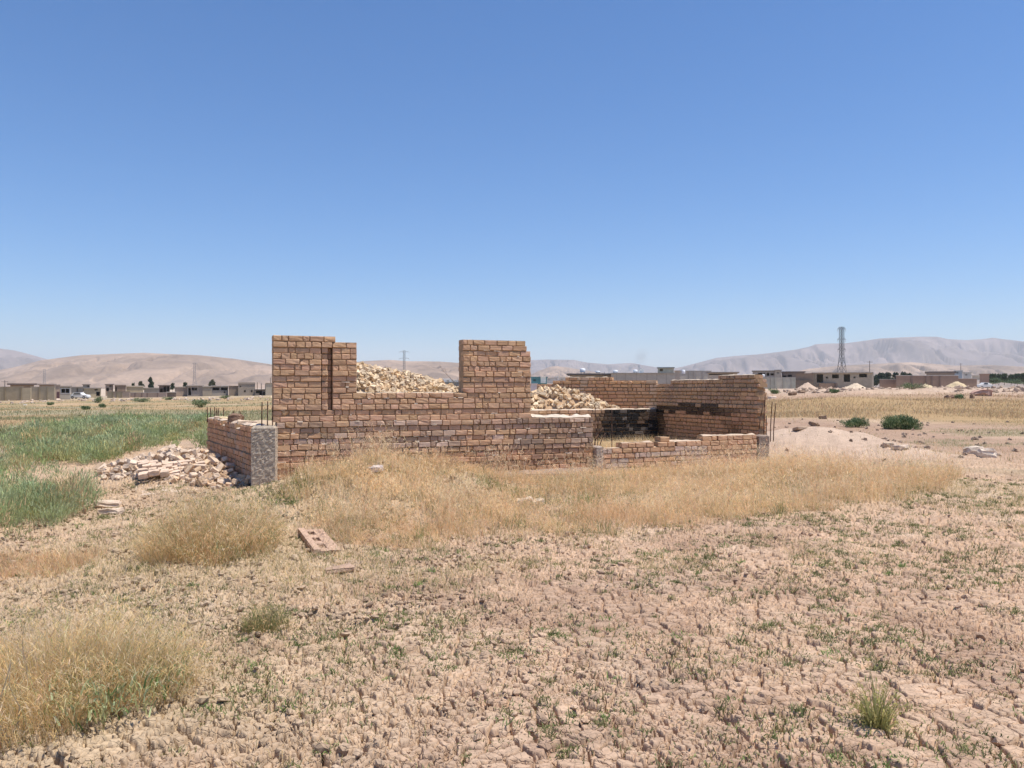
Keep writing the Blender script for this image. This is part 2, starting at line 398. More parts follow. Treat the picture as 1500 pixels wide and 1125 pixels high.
# footing strip along the front
mb = MB(); ns = 60; SS = np.linspace(2.4, S[868]+.05, ns); pr = []
for off_, zz in ((.10, -.3), (.11, .10), (.05, .17), (-.05, .18)):
    P = A+U*SS[:, None]+N*(off_+.03*(vn(SS*6, SS*0+off_*50, 7)-.5))[:, None]; pr.append(np.concatenate([P, (zz+(.06*vn(SS*5, SS*0+zz*9, 9)-.03 if zz > 0 else 0*SS))[:, None]], 1))
V = np.stack(pr, 1).reshape(-1, 3); i = np.arange(ns-1)[:, None]*4+np.arange(3)[None]
mb.add(V, np.stack([i, i+4, i+5, i+1], -1).reshape(-1, 4), None, (.40, .29, .22)); part(mb, 'footing', M_CONC)
# low wall on the left
LL = 4.45
sp = []
for k in range(11):
    row = [(0, LL)]
    if k == 10: row = [(0, .35), (.5, 1.25), (1.7, 2.6), (3.0, LL)]
    sp.append(row)
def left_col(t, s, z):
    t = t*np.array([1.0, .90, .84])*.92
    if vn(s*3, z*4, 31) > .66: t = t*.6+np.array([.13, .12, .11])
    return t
mb = MB(); wall(mb, LW0, LU, LN, sp, .24, 1.0, left_col, wob=.006)
for s0, s1, z in ((.02, .34, 11), (.36, .49, 10), (.52, 1.24, 11), (1.26, 1.69, 10), (1.72, 2.58, 11), (2.62, 2.98, 10), (3.02, LL-.02, 11)): tops(mb, LW0, LU, LN, s0, s1, z*CH, .24, (.58, .46, .36), t=.05)
w_left = part(mb, 'wall', M_BRICK, 'low shaded wall running back on the left, rods standing on its head')
# rough concrete pillar in the corner
def rough_block(mb, cx, cy, z0, z1, hx, hy, u, col, amp=.012, seed=1, step=.03, topdome=.02):
    """a cast block with a pitted face, as five displaced grids"""
    Rm = rotz(u)
    def face(fn, nu, nv):
        a = np.linspace(-1, 1, nu); b = np.linspace(-1, 1, nv); Aa, Bb = np.meshgrid(a, b, indexing='ij'); P = fn(Aa, Bb)
        q = P@Rm.T
        i = np.arange(nu-1)[:, None]*nv+np.arange(nv-1)[None]
        mb.add(q.reshape(-1, 3)+np.array([cx, cy, 0]), np.stack([i, i+nv, i+nv+1, i+1], -1).reshape(-1, 4), None, np.array(col)*RG.uniform(.86, 1.12, (nu*nv, 1)))
    H = (z1-z0)/2; zc = (z0+z1)/2; nz = int(2*H/step)+2; nx = int(2*hx/step)+2; ny = int(2*hy/step)+2
    def dz(p, q): return amp*2*(fbm(p*45+seed, q*45, seed, 3, .6)-.5)*np.clip(6*np.minimum(1, 1), 0, 1)
    def edge(a, b): return np.clip((1-np.abs(a))*9, 0, 1)*np.clip((1-np.abs(b))*14, 0, 1)
    rz = lambda a, b: zc+b*H
    for sg in (-1, 1):
        face(lambda a, b: np.stack([a*sg*-1*hx, sg*(hy+edge(a, b)*dz(a*hx, b*H+sg)), rz(a, b)], -1), nx, nz)
        face(lambda a, b: np.stack([sg*(hx+edge(a, b)*dz(a*hy+3, b*H+sg)), a*sg*hy, rz(a, b)], -1), ny, nz)
    face(lambda a, b: np.stack([a*hx, b*hy, z1+edge(a, b)*(topdome+dz(a*hx, b*hy))], -1), nx, ny)
mb = MB(); pc = np.array([-3.66, 11.93]); rough_block(mb, pc[0], pc[1], -.2,   .955, .172, .16, (.995, .1), (.46, .385, .30), .014, 3, .022, .03)
pillar = part(mb, 'concrete_pillar', M_CONC, 'rough grey cast pillar at the near corner')
def rods(lst, parent, r=.0085):
    for (x, y, z0, z1, lx, ly) in lst:
        mb = MB(); pts = [np.array([x+lx*t*t, y+ly*t*t, z0+(z1-z0)*t]) for t in (0, .35, .7, 1)]
        for a, b in zip(pts[:-1], pts[1:]): mb.beam(a, b, r, np.array([.085, .045, .03])*RG.uniform(.8, 1.3), 6)
        part(mb, 'rebar', M_RUST, None, parent, True)
rods([(pc[0]-.03, pc[1]-.08, .95, 1.34, .005, 0), (pc[0]+.045, pc[1]-.05, .95, 1.35, 0, .01), (pc[0]+.10, pc[1]+.02, .95, 1.28, .0, 0)], pillar)
def lw(s, o): return LW0+LU*s-LN*o
rl = []
for (px, yt, yb, o) in ((304, 596, 610, .08), (309, 597, 611, .2), (315, 596, 611, .1), (316.8, 598, 622, .03), (319, 598, 611, .2), (327, 597, 612, .22), (342, 602, 618, .1), (352.5, 602, 615, .2)):
    k = (px-CX)/F; q0 = LW0-LN*o
    s = min((k*q0[1]-q0[0])/(LU[0]-k*LU[1]), LL-.05) if True else 0
    if s < 0: s = LL-.1-.2*random.random()
    q = q0+LU*s
    if px < 325: q = np.array([(px-CX)/F*(15.4+o*2), 15.4+o*2])
    zt = EYE-(yt-HY)/F*q[1]
    rl.append((q[0], q[1], .88, zt, RG.normal(0, .012), 0))
rods(rl, w_left)
# low wall to the right of the front wall with its post and block pier
post = A+U*(S[868]+.075)
mb = MB(); rough_block(mb, post[0], post[1]-.0, -.1, .52, .065, .13, U, (.43, .345, .285), .012, 8)
cpost = part(mb, 'concrete_post', M_CONC, 'slim pinkish cast post between the front wall and the low wall')
R0 = A+U*(S[868]+.15); RLn = float(fpos(1109)-S[868]-.15)
sp = []
for k in range(8):
    row = [(0, RLn)]
    if k == 6: row = [(.42, 1.08), (1.16, 1.52), (1.56, RLn)]
    if k == 7: row = [(1.22, 1.42), (2.12, 2.44), (2.46, RLn)]
    if k == 5: row = [(0, RLn)]
    sp.append(row)
def low_col(t, s, z):
    if vn(s*2.4, z*8, 37) > .63 and z < .45: t = t*.5+np.array([.27, .25, .24])
    return t*np.array([1.0, .98, .95])*1.02
mb = MB(); wall(mb, R0, U, N, sp, .22, 1.02, low_col, wob=.008, rows0=-.35)
for s0, s1, k in ((.03, .40, 6), (.44, 1.06, 7), (1.10, 1.14, 6), (1.44, 2.1, 7), (2.14, RLn-.03, 8)): tops(mb, R0, U, N, s0, s1, (k-.35)*CH, .22, (.56, .43, .32), t=.03)
w_low = part(mb, 'wall', M_BRICK, 'low sunlit wall stepping up to the right')
pb = R0+U*(RLn+.135)-N*.10; mb = MB()
for k in range(3):
    rough_block(mb, pb[0]+.006*(k-1), pb[1],   .07+k*.205, .07+k*.205+(.196 if k < 2 else .15), .118, .13, U, (.36-.03*k, .27-.02*k, .215-.015*k), .008, 20+k)
pier = part(mb, 'block_pier', M_CONC, 'stack of three grey concrete blocks ending the low wall')
# tall side wall on the right, seen from inside, and the scorched low wall and tall back wall
P1 = np.array([4.93, 16.05]); SU = np.array([-.395, .919]); SN = np.array([-.919, -.395]); SL = 3.62
sp = []
for k in range(21):
    e = 0 if k < 3 else .0+.03*((k*7) % 3)
    row = [(e, SL)]
    if k == 19: row = [(e, SL-.55)]
    if k == 20: row = [(.12, 1.1), (1.3, 2.3)] if False else [(.14, 1.3)]
    sp.append(row)
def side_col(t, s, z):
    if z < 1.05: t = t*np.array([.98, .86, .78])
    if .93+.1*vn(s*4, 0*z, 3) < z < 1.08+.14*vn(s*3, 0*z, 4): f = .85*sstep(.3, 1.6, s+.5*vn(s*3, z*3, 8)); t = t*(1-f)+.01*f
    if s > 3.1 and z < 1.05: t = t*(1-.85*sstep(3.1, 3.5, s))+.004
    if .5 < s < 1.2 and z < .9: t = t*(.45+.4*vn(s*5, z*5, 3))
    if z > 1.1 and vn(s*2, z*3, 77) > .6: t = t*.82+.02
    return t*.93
mb = MB(); wall(mb, P1, SU, SN, sp, .23, .97, side_col, wob=.009, gap=.0095, rec=.035); tops(mb, P1, SU, SN, .15, 1.28, 21*CH, .23, t=.02); tops(mb, P1, SU, SN, 1.32, SL-.57, 20*CH, .23, t=.02)
w_side = part(mb, 'wall', M_BRICK, 'tall shaded side wall on the right with a black scorched course')
P2 = P1+SU*SL
# pale mortar quoin at the end that faces the camera
B0 = P2-U*2.25
def burn_col(t, s, z):
    b = sstep(.0, .9, s+.9*(vn(s*3, z*6, 61)-.5))*(.78+.22*sstep(.28, .5, vn(s*4, z*7, 63)+.2))
    t = t*(1-b)+np.array([.022, .020, .021])*b
    if s > 1.2 and random.random() < .10: t = t+np.array([.10, .085, .075])
    return t
mb = MB(); wall(mb, B0-U*1.9, U, N, [[(0, 4.24)] for k in range(12)], .24, .95, lambda t, s, z: burn_col(t, s-1.9, z), wob=.008, gap=.007, rec=.03)
tops(mb, B0-U*1.9, U, N, 0.02, 4.1, 12*CH, .24, (.60, .49, .38), t=.035)
w_burn = part(mb, 'wall', M_BRICK, 'low inner wall blackened by fire')
C1 = P2+U*.12-N*.02; C0 = np.array([.62, 20.4]); CU = C1-C0; CL = float(np.linalg.norm(CU)); CU /= CL; CN = np.array([CU[1], -CU[0]])
sp = []
for k in range(21):
    row = [(0, CL)]
    if k == 18: row = [(.0, CL)]
    if k == 19: row = [(.42, CL-.1)]
    if k == 20: row = [(.75, 1.95)]
    sp.append(row)
mb = MB(); wall(mb, C0, CU, CN, sp, .22, 1.08, lambda t, s, z: (t*np.array([1.06, 1.0, .9]) if s < CL-.28 and abs(s-.9-.25) > .12 else t*.6+np.array([.30, .235, .16])), wob=.009, gap=.009, rec=.035)
tops(mb, C0, CU, CN, .77, 1.93, 21*CH, .22, t=.02)
w_back = part(mb, 'wall', M_BRICK, 'tall sunlit back wall with a lighter mortar post')
rods([(post[0]+.015, post[1]+.35, .3, 1.22, .0, 0), (post[0]+.06, post[1]+.35, .3, 1.05, .01, 0), (post[0]+.06, post[1]+.1, .45, .75, .12, .1), (post[0]+.33, post[1]+.5, .3, 1.16, -.0, .0), (post[0]-.04, post[1]+.12, .45, .85, .18, .1)], cpost, .008)
q = P1+np.array([.0, -.30])
rods([(q[0]+.02, q[1]+.05, .55, 1.42, .03, 0), (q[0]-.10, q[1], .5, 1.2, .09, 0), (q[0]+.10, q[1]-.1, .5, 1.28, .04, 0), (q[0]+.16, q[1]-.1, .5, 1.25, .05, .0), (q[0]+.06, q[1]+.02, .5, 1.0, .0, 0)], pier, .010)
# earth filled into the rooms
def patch(corners, nu, nv, zf, col, name, m=M_SOIL):
    c = np.array(corners, float); a = np.linspace(0, 1, nu); b = np.linspace(0, 1, nv); Aa, Bb = np.meshgrid(a, b, indexing='ij')
    P = (1-Aa)[..., None]*(1-Bb)[..., None]*c[0]+Aa[..., None]*(1-Bb)[..., None]*c[1]+Aa[..., None]*Bb[..., None]*c[2]+(1-Aa)[..., None]*Bb[..., None]*c[3]
    Z = zf(P[..., 0], P[..., 1], Aa, Bb)
    i = np.arange(nu-1)[:, None]*nv+np.arange(nv-1)[None]
    me = make_mesh(name, np.concatenate([P, Z[..., None]], -1).reshape(-1, 3), np.stack([i, i+nv, i+nv+1, i+1], -1).reshape(-1, 4), np.array(col)*RG.uniform(.92, 1.08, (nu*nv, 1)), True)
    return link(name, me, m)
def floor_z(x, y): return .30+.06*(fbm(x*2, y*2, 3, 3)-.5)+0*x
tag(patch([R0-N*.1, R0+U*3.0-N*.1, P2-U*.02, B0-U*1.5], 60, 60, lambda x, y, a, b: floor_z(x, y)-.2*sstep(.08, 0, b), (.47, .36, .22), 'ground_inside_room'), kind='structure')
tag(patch([lw(.1, .12), A+U*.3-N*.15, A+U*.8-N*4.2, lw(LL-.02, .12)], 50, 50, lambda x, y, a, b: .83+.12*(fbm(x*3, y*3, 5, 4)-.5)+.05*sstep(.5, 1, b), (.55, .43, .30), 'ground_fill_in_yard'), kind='structure')

# ------------------------------------------------------------------ rubble
def heap1(x, y):
    g = 2.0-.235*np.clip(x+2.9, 0, 9)*1.0-.02*np.abs(x+2.9)-.55*np.clip(np.abs(y-(15.0+.12*(x+2.9)))/1.6, 0, 2)**1.5
    g = g-.8*sstep(-.6, .3, x)
    return g+.20*(fbm(x*2.4, y*2.4, 13, 3)-.5)
BW = lambda x: B0[1]+(x-B0[0])*U[1]/U[0]
def heap2(x, y):
    g = 1.50-.40*np.clip((x-1.3)/1.15, 0, 2)**1.2-.14*np.clip((1.0-x)/.8, 0, 3)-.30*np.clip(np.abs(y-19.1)/1.1, 0, 2)**1.5
    g = g+.14*(fbm(x*2.6, y*2.6, 14, 3)-.5)
    return 1.0+(g-1.0)*sstep(-.1, .45, y-BW(x)-.12)
CREAM = np.array([.74, .585, .405]); PINKB = np.array([.66, .52, .40])
def randR(n, flat=.5):
    out = []
    for _ in range(n):
        e = Matrix.Rotation(random.uniform(0, 6.28), 3, 'Z')@Matrix.Rotation(random.gauss(0, flat), 3, 'X')@Matrix.Rotation(random.gauss(0, flat), 3, 'Y')
        out.append(np.array(e))
    return np.array(out)
def brick_mesh(i, col, nm):
    h = np.array([[random.uniform(.07, .105), random.uniform(.044, .055), random.uniform(.03, .04)]])
    c = (col if i % 3 else col*np.array([.97, .90, .80]))*RG.uniform(.78, 1.12)
    if i % 4 == 3: h[0, 0] *= .6
    V, Q, C = bricks(np.zeros((1, 3)), h, np.eye(3)[None], [c], bev=.006, jit=.003, chip=.7)
    C = C*RG.uniform(.9, 1.1, (len(C), 1))
    me = make_mesh(nm, V, Q, C); me.materials.append(M_RUB); return me
def fragments(zf, pts, size, col, base_patch, name, core=None):
    """one mesh of the small stuff: core of earth and broken bits"""
    n = len(pts); h = np.stack([RG.uniform(.25, 1, n), RG.uniform(.25, .8, n), RG.uniform(.2, .6, n)], 1)*size
    c = np.stack([pts[:, 0], pts[:, 1], zf(pts[:, 0], pts[:, 1])+RG.uniform(-.3, .9, n)*size*.5], 1)
    V, Q, C = bricks(c, h, randR(n, .7), np.array(col)*RG.uniform(.65, 1.15, (n, 1))*np.where(RG.random((n, 1)) < .3, np.array([[.97, .89, .79]]), 1), bev=.006, jit=.004, chip=.7)
    mb = MB(); mb.add(V, Q, None, C)
    me = base_patch.data; v = np.empty(len(me.vertices)*3, np.float32); me.vertices.foreach_get('co', v)
    ql = np.empty(len(me.loops), np.int32); me.loops.foreach_get('vertex_index', ql)
    mb.add(v.reshape(-1, 3), ql.reshape(-1, 4), None, np.array(core if core is not None else col)*.9)
    bpy.data.objects.remove(base_patch)
    return mb.build(name, M_RUB)
def scatter_bricks(zf, pts, col, label, group, n_mesh=13, sink=.02, flat=.55):
    ms = [brick_mesh(i, col, 'loose_brick') for i in range(n_mesh)]
    for k, (x, y) in enumerate(pts):
        o = bpy.data.objects.new('loose_brick', ms[k % n_mesh]); COL.objects.link(o)
        o.location = (x, y, float(zf(x, y))+random.uniform(.0, .05)-sink+.02)
        o.rotation_euler = (random.gauss(0, flat), random.gauss(0, flat), random.uniform(0, 6.28)); s = random.uniform(.72, 1.02); o.scale = (s, s, s)
        tag(o, label, 'brick', group)
p1 = patch([(-4.0, 13.3), (.2, 14.4), (.2, 17.0), (-4.0, 16.6)], 60, 40, lambda x, y, a, b: heap1(x, y)-.05, CREAM, 'core')
pts = np.stack([RG.uniform(-3.6, -.5, 900), RG.uniform(13.7, 16.0, 900)], 1)
tag(fragments(heap1, pts, .068, CREAM, p1, 'brick_rubble'), 'cream brick rubble heaped behind the window gap of the ruin', 'rubble', kind='stuff')
pts = [(random.uniform(-3.3, -.75), random.uniform(13.75, 15.3)) for _ in range(90)]
scatter_bricks(heap1, pts, CREAM*1.02, 'cream brick on the rubble heap seen through the window gap', 'loose bricks on the heap behind the window gap')
p2 = patch([(-.6, BW(-.6)+.12), (3.3, BW(3.3)+.12), (3.3, 19.6), (-.6, 20.3)], 50, 40, lambda x, y, a, b: heap2(x, y)-.04, np.array([.50, .345, .215]), 'core')
pts = np.stack([RG.uniform(-.3, 2.9, 700), RG.uniform(17.7, 20.0, 700)], 1); pts = pts[(pts[:, 1] > BW(pts[:, 0])+.16) & (pts[:, 1] < 20.25-.28*pts[:, 0]/1.1*.9)][:420]
tag(fragments(heap2, pts, .075, CREAM, p2, 'brick_rubble', (.52, .36, .225)), 'cream brick rubble heaped in front of the tall back wall', 'rubble', kind='stuff')
pts = []
while len(pts) < 85:
    x, y = random.uniform(.0, 2.6), random.uniform(17.8, 19.8)
    if y > BW(x)+.2 and y < 20.1-.25*x: pts.append((x, y))
scatter_bricks(heap2, pts, CREAM*1.05, 'cream brick on the rubble heap in front of the tall back wall', 'loose bricks on the heap by the back wall')
def lso(s, o): return LW0+LU*s+LN*o
p3 = patch([lso(-.1, .0), lso(4.2, .0), lso(4.4, 1.6), lso(.4, 1.6)], 50, 30, lambda x, y, a, b: terr(x, y)-.02, PINKB, 'core')
pts = []
while len(pts) < 420:
    s, o = random.uniform(0, 4.3), random.uniform(.02, 1.95)
    if o < .35+s*.62+.15: pts.append(lso(s, o))
pts = np.array(pts)
tag(fragments(terr, pts, .075, PINKB, p3, 'brick_rubble'), 'pinkish broken brick rubble spread along the low left wall', 'rubble', kind='stuff')
pts = []
while len(pts) < 124:
    s, o = random.uniform(.1, 4.2), random.uniform(.06, 1.95)
    if o < .35+s*.6 and not (.5 < s < 1.7 and o > 1.15): pts.append(tuple(lso(s, o)))
scatter_bricks(lambda x, y: terr(x, y)+.06, pts, PINKB*1.04, 'pinkish loose brick in the heap along the low left wall', 'loose bricks in the heap by the left wall')
# toppled panel of brickwork on the heap
def slab(name, centre, R, nrow, ncol, bw, bh, dep, colr, label, cat):
    c = []; h = []; col = []; RR = []
    for r in range(nrow):
        x = -ncol*bw/2+(bw/2 if r % 2 else 0)*.8+random.uniform(-.03, .03)
        for k in range(ncol):
            L = bw*random.uniform(.8, 1.1)
            crack = .05*math.sin(k*1.3+.4*r)*(.4+.6*random.random())-.012*k*k*.5
            p = np.array([x+L/2, (r-(nrow-1)/2)*bh, crack+RG.normal(0, .012)])+RG.normal(0, .007, 3)
            c.append(R@p+centre); h.append([L/2-.005, bh/2-.005, dep/2]); RR.append(R@np.array(Matrix.Rotation(RG.normal(0, .03), 3, 'Z'))); col.append(colr*RG.uniform(.85, 1.12)); x += L
    V, Q, C = bricks(c, h, np.array(RR), col, chip=.5, jit=.003)
    mb = MB(); mb.add(V-centre, Q, None, C)
    mb.box([0, 0, -.01], [ncol*bw*.46, nrow*bh*.48, dep*.36], colr*.85, R) if False else None
    o = mb.build(name, M_RUB); o.location = centre
    return tag(o, label, cat)
g = gp(222, 706); cen = np.array([g[0]+.12, g[1]+.35, g[2]+.20])
Rz = Matrix.Rotation(.36, 3, 'Z')@Matrix.Rotation(-.13, 3, 'Y')@Matrix.Rotation(.30, 3, 'X')
slab('fallen_wall_panel', cen, np.array(Rz), 7, 6, .155, .088, .08, PINKB*np.array([1.06, 1.03, 1.02]), 'toppled panel of pinkish brickwork lying tilted on the heap beside the left wall', 'wall panel')
def slab_stone(px, py, L, W, H, name, label, cat, col, group=None, rz=None, seed=0, m=None):
    g = gp(px, py)
    mb = MB(); V, Q, C = bricks(np.zeros((1, 3)), [[L/2, W/2, H/2]], np.eye(3)[None], [col], bev=min(L, W, H)*.3, jit=min(L, W, H)*.07, chip=1)
    V = V+(np.stack([vn(V[:, 0]*6+seed, V[:, 1]*6, 3), vn(V[:, 1]*6+seed, V[:, 2]*6, 4), vn(V[:, 2]*6, V[:, 0]*6+seed, 5)], 1)-.5)*H*.5
    mb.add(V, Q, None, C*RG.uniform(.9, 1.1, (len(C), 1))); o = mb.build(name, m or M_ROCK)
    o.location = (g[0], g[1], g[2]+H*.28); o.rotation_euler = (random.gauss(0, .08), random.gauss(0, .08), random.uniform(-.5, .5) if rz is None else rz)
    return tag(o, label, cat, group)
slab_stone(160, 742, .30, .2, .09, 'brick_chunk', 'flat chunk of brick in the grass just left of the toppled panel', 'brick chunk', PINKB*.95, rz=.2)
slab_stone(164, 752, .26, .16, .07, 'brick_chunk', 'lower of two flat brick chunks below the toppled panel', 'brick chunk', PINKB*.85, rz=-.1)
slab_stone(118, 740, .34, .2, .08, 'stone', 'flat pale stone among green weeds left of the brick heap', 'stone', np.array([.58, .46, .36]))
slab_stone(128, 731, .26, .2, .12, 'stone', 'brown broken lump behind the flat pale stone by the weeds', 'stone', np.array([.42, .3, .22]))
# dark round lump and a plank on the fill behind the left wall
mb = MB(); g = np.array([wpt(345, 14.0), 14.0, .88])
V, Q, C = bricks(np.zeros((1, 3)), [[.12, .11, .10]], np.eye(3)[None], [[.22, .14, .10]], bev=.05, jit=.01, chip=1); mb.add(V, Q, None, C); o = mb.build('stone', M_ROCK); o.location = g+np.array([0, 0, .11]); tag(o, 'dark brown round stone on the head of the low left wall between two rods', 'stone')
for (px, d, L, c, lab) in ((332, 14.9, .22, (.72, .58, .36), 'yellowish brick lying flat on the head of the low left wall'), (362, 13.3, .3, (.62, .48, .36), 'longer pale brick on the fill near the concrete pillar'), (322, 15.2, .2, (.6, .46, .34), 'pale brick at the far end of the low left wall')):
    V, Q, C = bricks(np.zeros((1, 3)), [[L/2, .07, .035]], np.eye(3)[None], [c], chip=1, jit=.003); mb = MB(); mb.add(V, Q, None, C); o = mb.build('loose_brick', M_RUB)
    o.location = (wpt(px, d), d, .97); o.rotation_euler = (.05, .1, random.uniform(-.4, .4)); tag(o, lab, 'brick')
# hollow slab sunk in the foreground soil
g = gp(480, 812); hs = MB(); colh = np.array([.50, .345, .25])
HL, HW = 1.05, .25
rough_block(hs, -HW/2+.03, HL/2, -.12, .02, .032, HL/2, (1, 0), colh, .024, 31, .022, .004); rough_block(hs, HW/2-.05, HL/2, -.12, .006, .055, HL/2-.02, (1, 0), colh*.97, .026, 32, .022, .004)
for q, (a, b) in enumerate(((0, .13), (.33, .45), (.62, .76), (.93, 1.04))): rough_block(hs, -.02, (a+b)/2, -.12, .004, HW/2-.085, (b-a)/2, (1, 0), colh*RG.uniform(.88, 1.06), .026, 33+q, .022, .004)
rough_block(hs, 0, HL/2, -.12, -.038, HW/2-.04, HL/2-.03, (1, 0), colh*.9, .03, 39, .03, .01)
o = hs.build('fallen_masonry_slab', M_RUB); o.location = (g[0], g[1], g[2]+.030); o.rotation_euler = (.03, .05, .40)
tag(o, 'narrow slab of old brick masonry with hollow cells, sunk in the soil before the dry grass', 'masonry slab')
slab_stone(497, 836, .24, .22, .045, 'masonry_chunk', 'flat pinkish masonry chunk at the near end of the hollow slab', 'masonry chunk', colh*.95, rz=.35, m=M_RUB)

# ------------------------------------------------------------------ blades, leaves, scatter
def blades(base, h, w, lean, col, tip=None, ang=None, curl=.5):
    n = len(base); ang = RG.uniform(0, 2*math.pi, n) if ang is None else ang
    dirv = np.stack([np.cos(ang), np.sin(ang), 0*ang], 1); fa = RG.uniform(0, math.pi, n)
    side = np.stack([np.cos(fa), np.sin(fa), 0*fa], 1)*(w/2)[:, None]
    up = np.array([0, 0, 1.0]); L = np.asarray(lean)
    mid = base+up*(h*.55*np.cos(L*.6))[:, None]+dirv*(h*.55*np.sin(L*.6))[:, None]
    tp = mid+up*(h*.5*np.cos(L*(1+curl)))[:, None]+dirv*(h*.5*np.sin(L*(1+curl)))[:, None]
    V = np.stack([base-side, base+side, mid-side*.85, mid+side*.85, tp], 1).reshape(-1, 3)
    o = (np.arange(n)*5)[:, None, None]
    T = (np.array([[0, 1, 3], [0, 3, 2], [2, 3, 4]])[None]+o).reshape(-1, 3)
    C = np.repeat(col[:, None], 5, 1)
    if tip is not None: C = C.copy(); C[:, 4] = tip
    return V, T, C.reshape(-1, 3)
def inpoly(x, y, poly):
    r = np.zeros(x.shape, bool); n = len(poly)
    for i in range(n):
        x1, y1 = poly[i][:2]; x2, y2 = poly[(i+1) % n][:2]
        c = ((y1 > y) != (y2 > y)) & (x < (x2-x1)*(y-y1)/(y2-y1+1e-12)+x1); r ^= c
    return r
GOLD = np.array([.79, .595, .325]); PALEG = np.array([.85, .71, .48]); RUSS = np.array([.72, .475, .285]); OLIV = np.array([.33, .31, .14]); GREEN = np.array([.125, .195, .065]); GREY = np.array([.38, .43, .235])
def mixcol(n, parts):
    k = RG.choice(len(parts), n, p=np.array([p for _, p in parts])/sum(p for _, p in parts)); C = np.array([c for c, _ in parts])[k]
    return C*RG.uniform(.78, 1.2, (n, 1))*RG.uniform(.95, 1.05, (n, 3))
def grass_field(name, pts, h, w, lean, col, label=None, cat=None, kind='stuff', seeds=0.0, zf=terr, m=None, tip=None):
    base = np.stack([pts[:, 0], pts[:, 1], zf(pts[:, 0], pts[:, 1])-.01], 1)
    V, T, C = blades(base, h, w, lean, col, tip)
    mb = MB(); mb.add(V, None, T, C)
    if seeds:                                           # drooping seed heads near the tips
        k = np.where(RG.random(len(pts)) < seeds)[0]; tips = V.reshape(-1, 5, 3)[k, 4]; mids = V.reshape(-1, 5, 3)[k, 2]
        for rep in range(3):
            b0 = mids+(tips-mids)*RG.uniform(.35, 1, (len(k), 1))
            V2, T2, C2 = blades(b0, h[k]*RG.uniform(.12, .25, len(k)), w[k]*RG.uniform(1.0, 2.0, len(k)), RG.uniform(.7, 2.0, len(k)), col[k]*np.array([1.06, 1.02, 1.0]))
            mb.add(V2, None, T2, C2)
    o = mb.build(name, m or M_GRASS)
    return tag(o, label, cat, kind=kind)
# dry grass on the bank in front of the wall
edge = [(418, 728), (450, 758), (505, 792), (600, 808), (700, 800), (800, 788), (900, 784), (1000, 772), (1100, 758), (1250, 742), (1330, 732), (1390, 716)]
poly = [tuple(gp(*e)[:2]) for e in edge]+[(8.0, 14.4), (6.9, 15.2)]+[tuple(A+U*s+N*.06) for s in (8.6, S[868], 3.5, 2.0, 1.1, .55)]+[(-3.0, 11.2)]
XX = np.array([p[0] for p in poly]); YY = np.array([p[1] for p in poly])
def sample(n, x0, x1, y0, y1, dens):
    out = []; m = 0
    while m < n:
        x = RG.uniform(x0, x1, n*2); y = RG.uniform(y0, y1, n*2); k = RG.random(n*2) < dens(x, y); out.append(np.stack([x[k], y[k]], 1)); m += int(k.sum())
        if len(out) > 60: break
    return np.concatenate(out)[:n]
def bank_d(x, y):
    ins = inpoly(x+.25*(vn(x*3, y*3, 7)-.5), y+.35*(vn(x*3, y*3, 8)-.5), poly)
    d = .22+.78*sstep(.28, .6, fbm(x*2.1, y*2.1, 15, 3))
    d = d*(1-.86*np.exp(-(((x-.75)/1.15)**2+((y-12.5)/.8)**2)**2))
    return ins*d
pts = sample(52000, XX.min(), XX.max(), YY.min(), YY.max(), bank_d)
n = len(pts); hn = fbm(pts[:, 0]*1.3, pts[:, 1]*1.3, 19, 3); fr = sstep(7.4, 9.4, pts[:, 1]-.35*pts[:, 0])
h = (.08+.30*hn)*RG.uniform(.5, 1.25, n)*(.6+.4*fr)
cn = fbm(pts[:, 0]*.9, pts[:, 1]*.9, 25, 3)
col = mixcol(n, [(GOLD, .45), (PALEG, .3), (RUSS, .2), (OLIV, .05)])
col = col*(1-.35*sstep(.55, .7, cn)[:, None])+RUSS*1.1*(.35*sstep(.55, .7, cn)[:, None]); col = col+PALEG*.12*sstep(.5, .35, cn)[:, None]
grass_field('dry_grass', pts, h, RG.uniform(.002, .0038, n), RG.uniform(.15, 1.15, n)+.9*sstep(.58, .70, fbm(pts[:, 0]*1.8, pts[:, 1]*1.8, 88, 3)), col, 'dry golden grass covering the bank before the brick wall', 'grass', seeds=.5)
st_ = sample(2600, XX.min(), XX.max(), YY.min(), YY.max(), lambda x, y: bank_d(x, y)*sstep(.45, .6, vn(x*1.6, y*1.6, 44))); n = len(st_)
grass_field('dry_grass', st_, RG.uniform(.28, .55, n), RG.uniform(.002, .0034, n), RG.uniform(.05, .7, n), mixcol(n, [(PALEG*1.05, .7), (RUSS, .3)]), 'taller pale seeding stalks standing out of the bank grass', 'grass', seeds=1.0)
# greener tufts through and along the edge of the bank
def tufts(centres, per, r, h, w, col, lean=(.1, .9)):
    n = len(centres)*per; c = np.repeat(np.asarray(centres), per, 0); rr = np.repeat(np.broadcast_to(r, len(centres)), per)
    pts = c[:, :2]+RG.normal(0, 1, (n, 2))*rr[:, None]*.5
    hh = np.repeat(np.broadcast_to(h, len(centres)), per)*RG.uniform(.5, 1.2, n)
    return pts, hh, np.full(n, w)*RG.uniform(.7, 1.3, n), RG.uniform(lean[0], lean[1], n), np.repeat(np.asarray(col), per, 0)*RG.uniform(.75, 1.25, (n, 1))
def bank_edge(x, y): return inpoly(x, y, poly)*(.15+.85*sstep(.55, .72, fbm(x*2.7, y*2.7, 33, 3)))
ct = sample(420, XX.min(), XX.max(), YY.min(), YY.max(), bank_edge)
P_, h_, w_, l_, c_ = tufts(ct, 26, RG.uniform(.08, .2, len(ct)), RG.uniform(.08, .24, len(ct)), .0035, mixcol(len(ct), [(OLIV, .6), (GREEN, .25), (GOLD, .3)]))
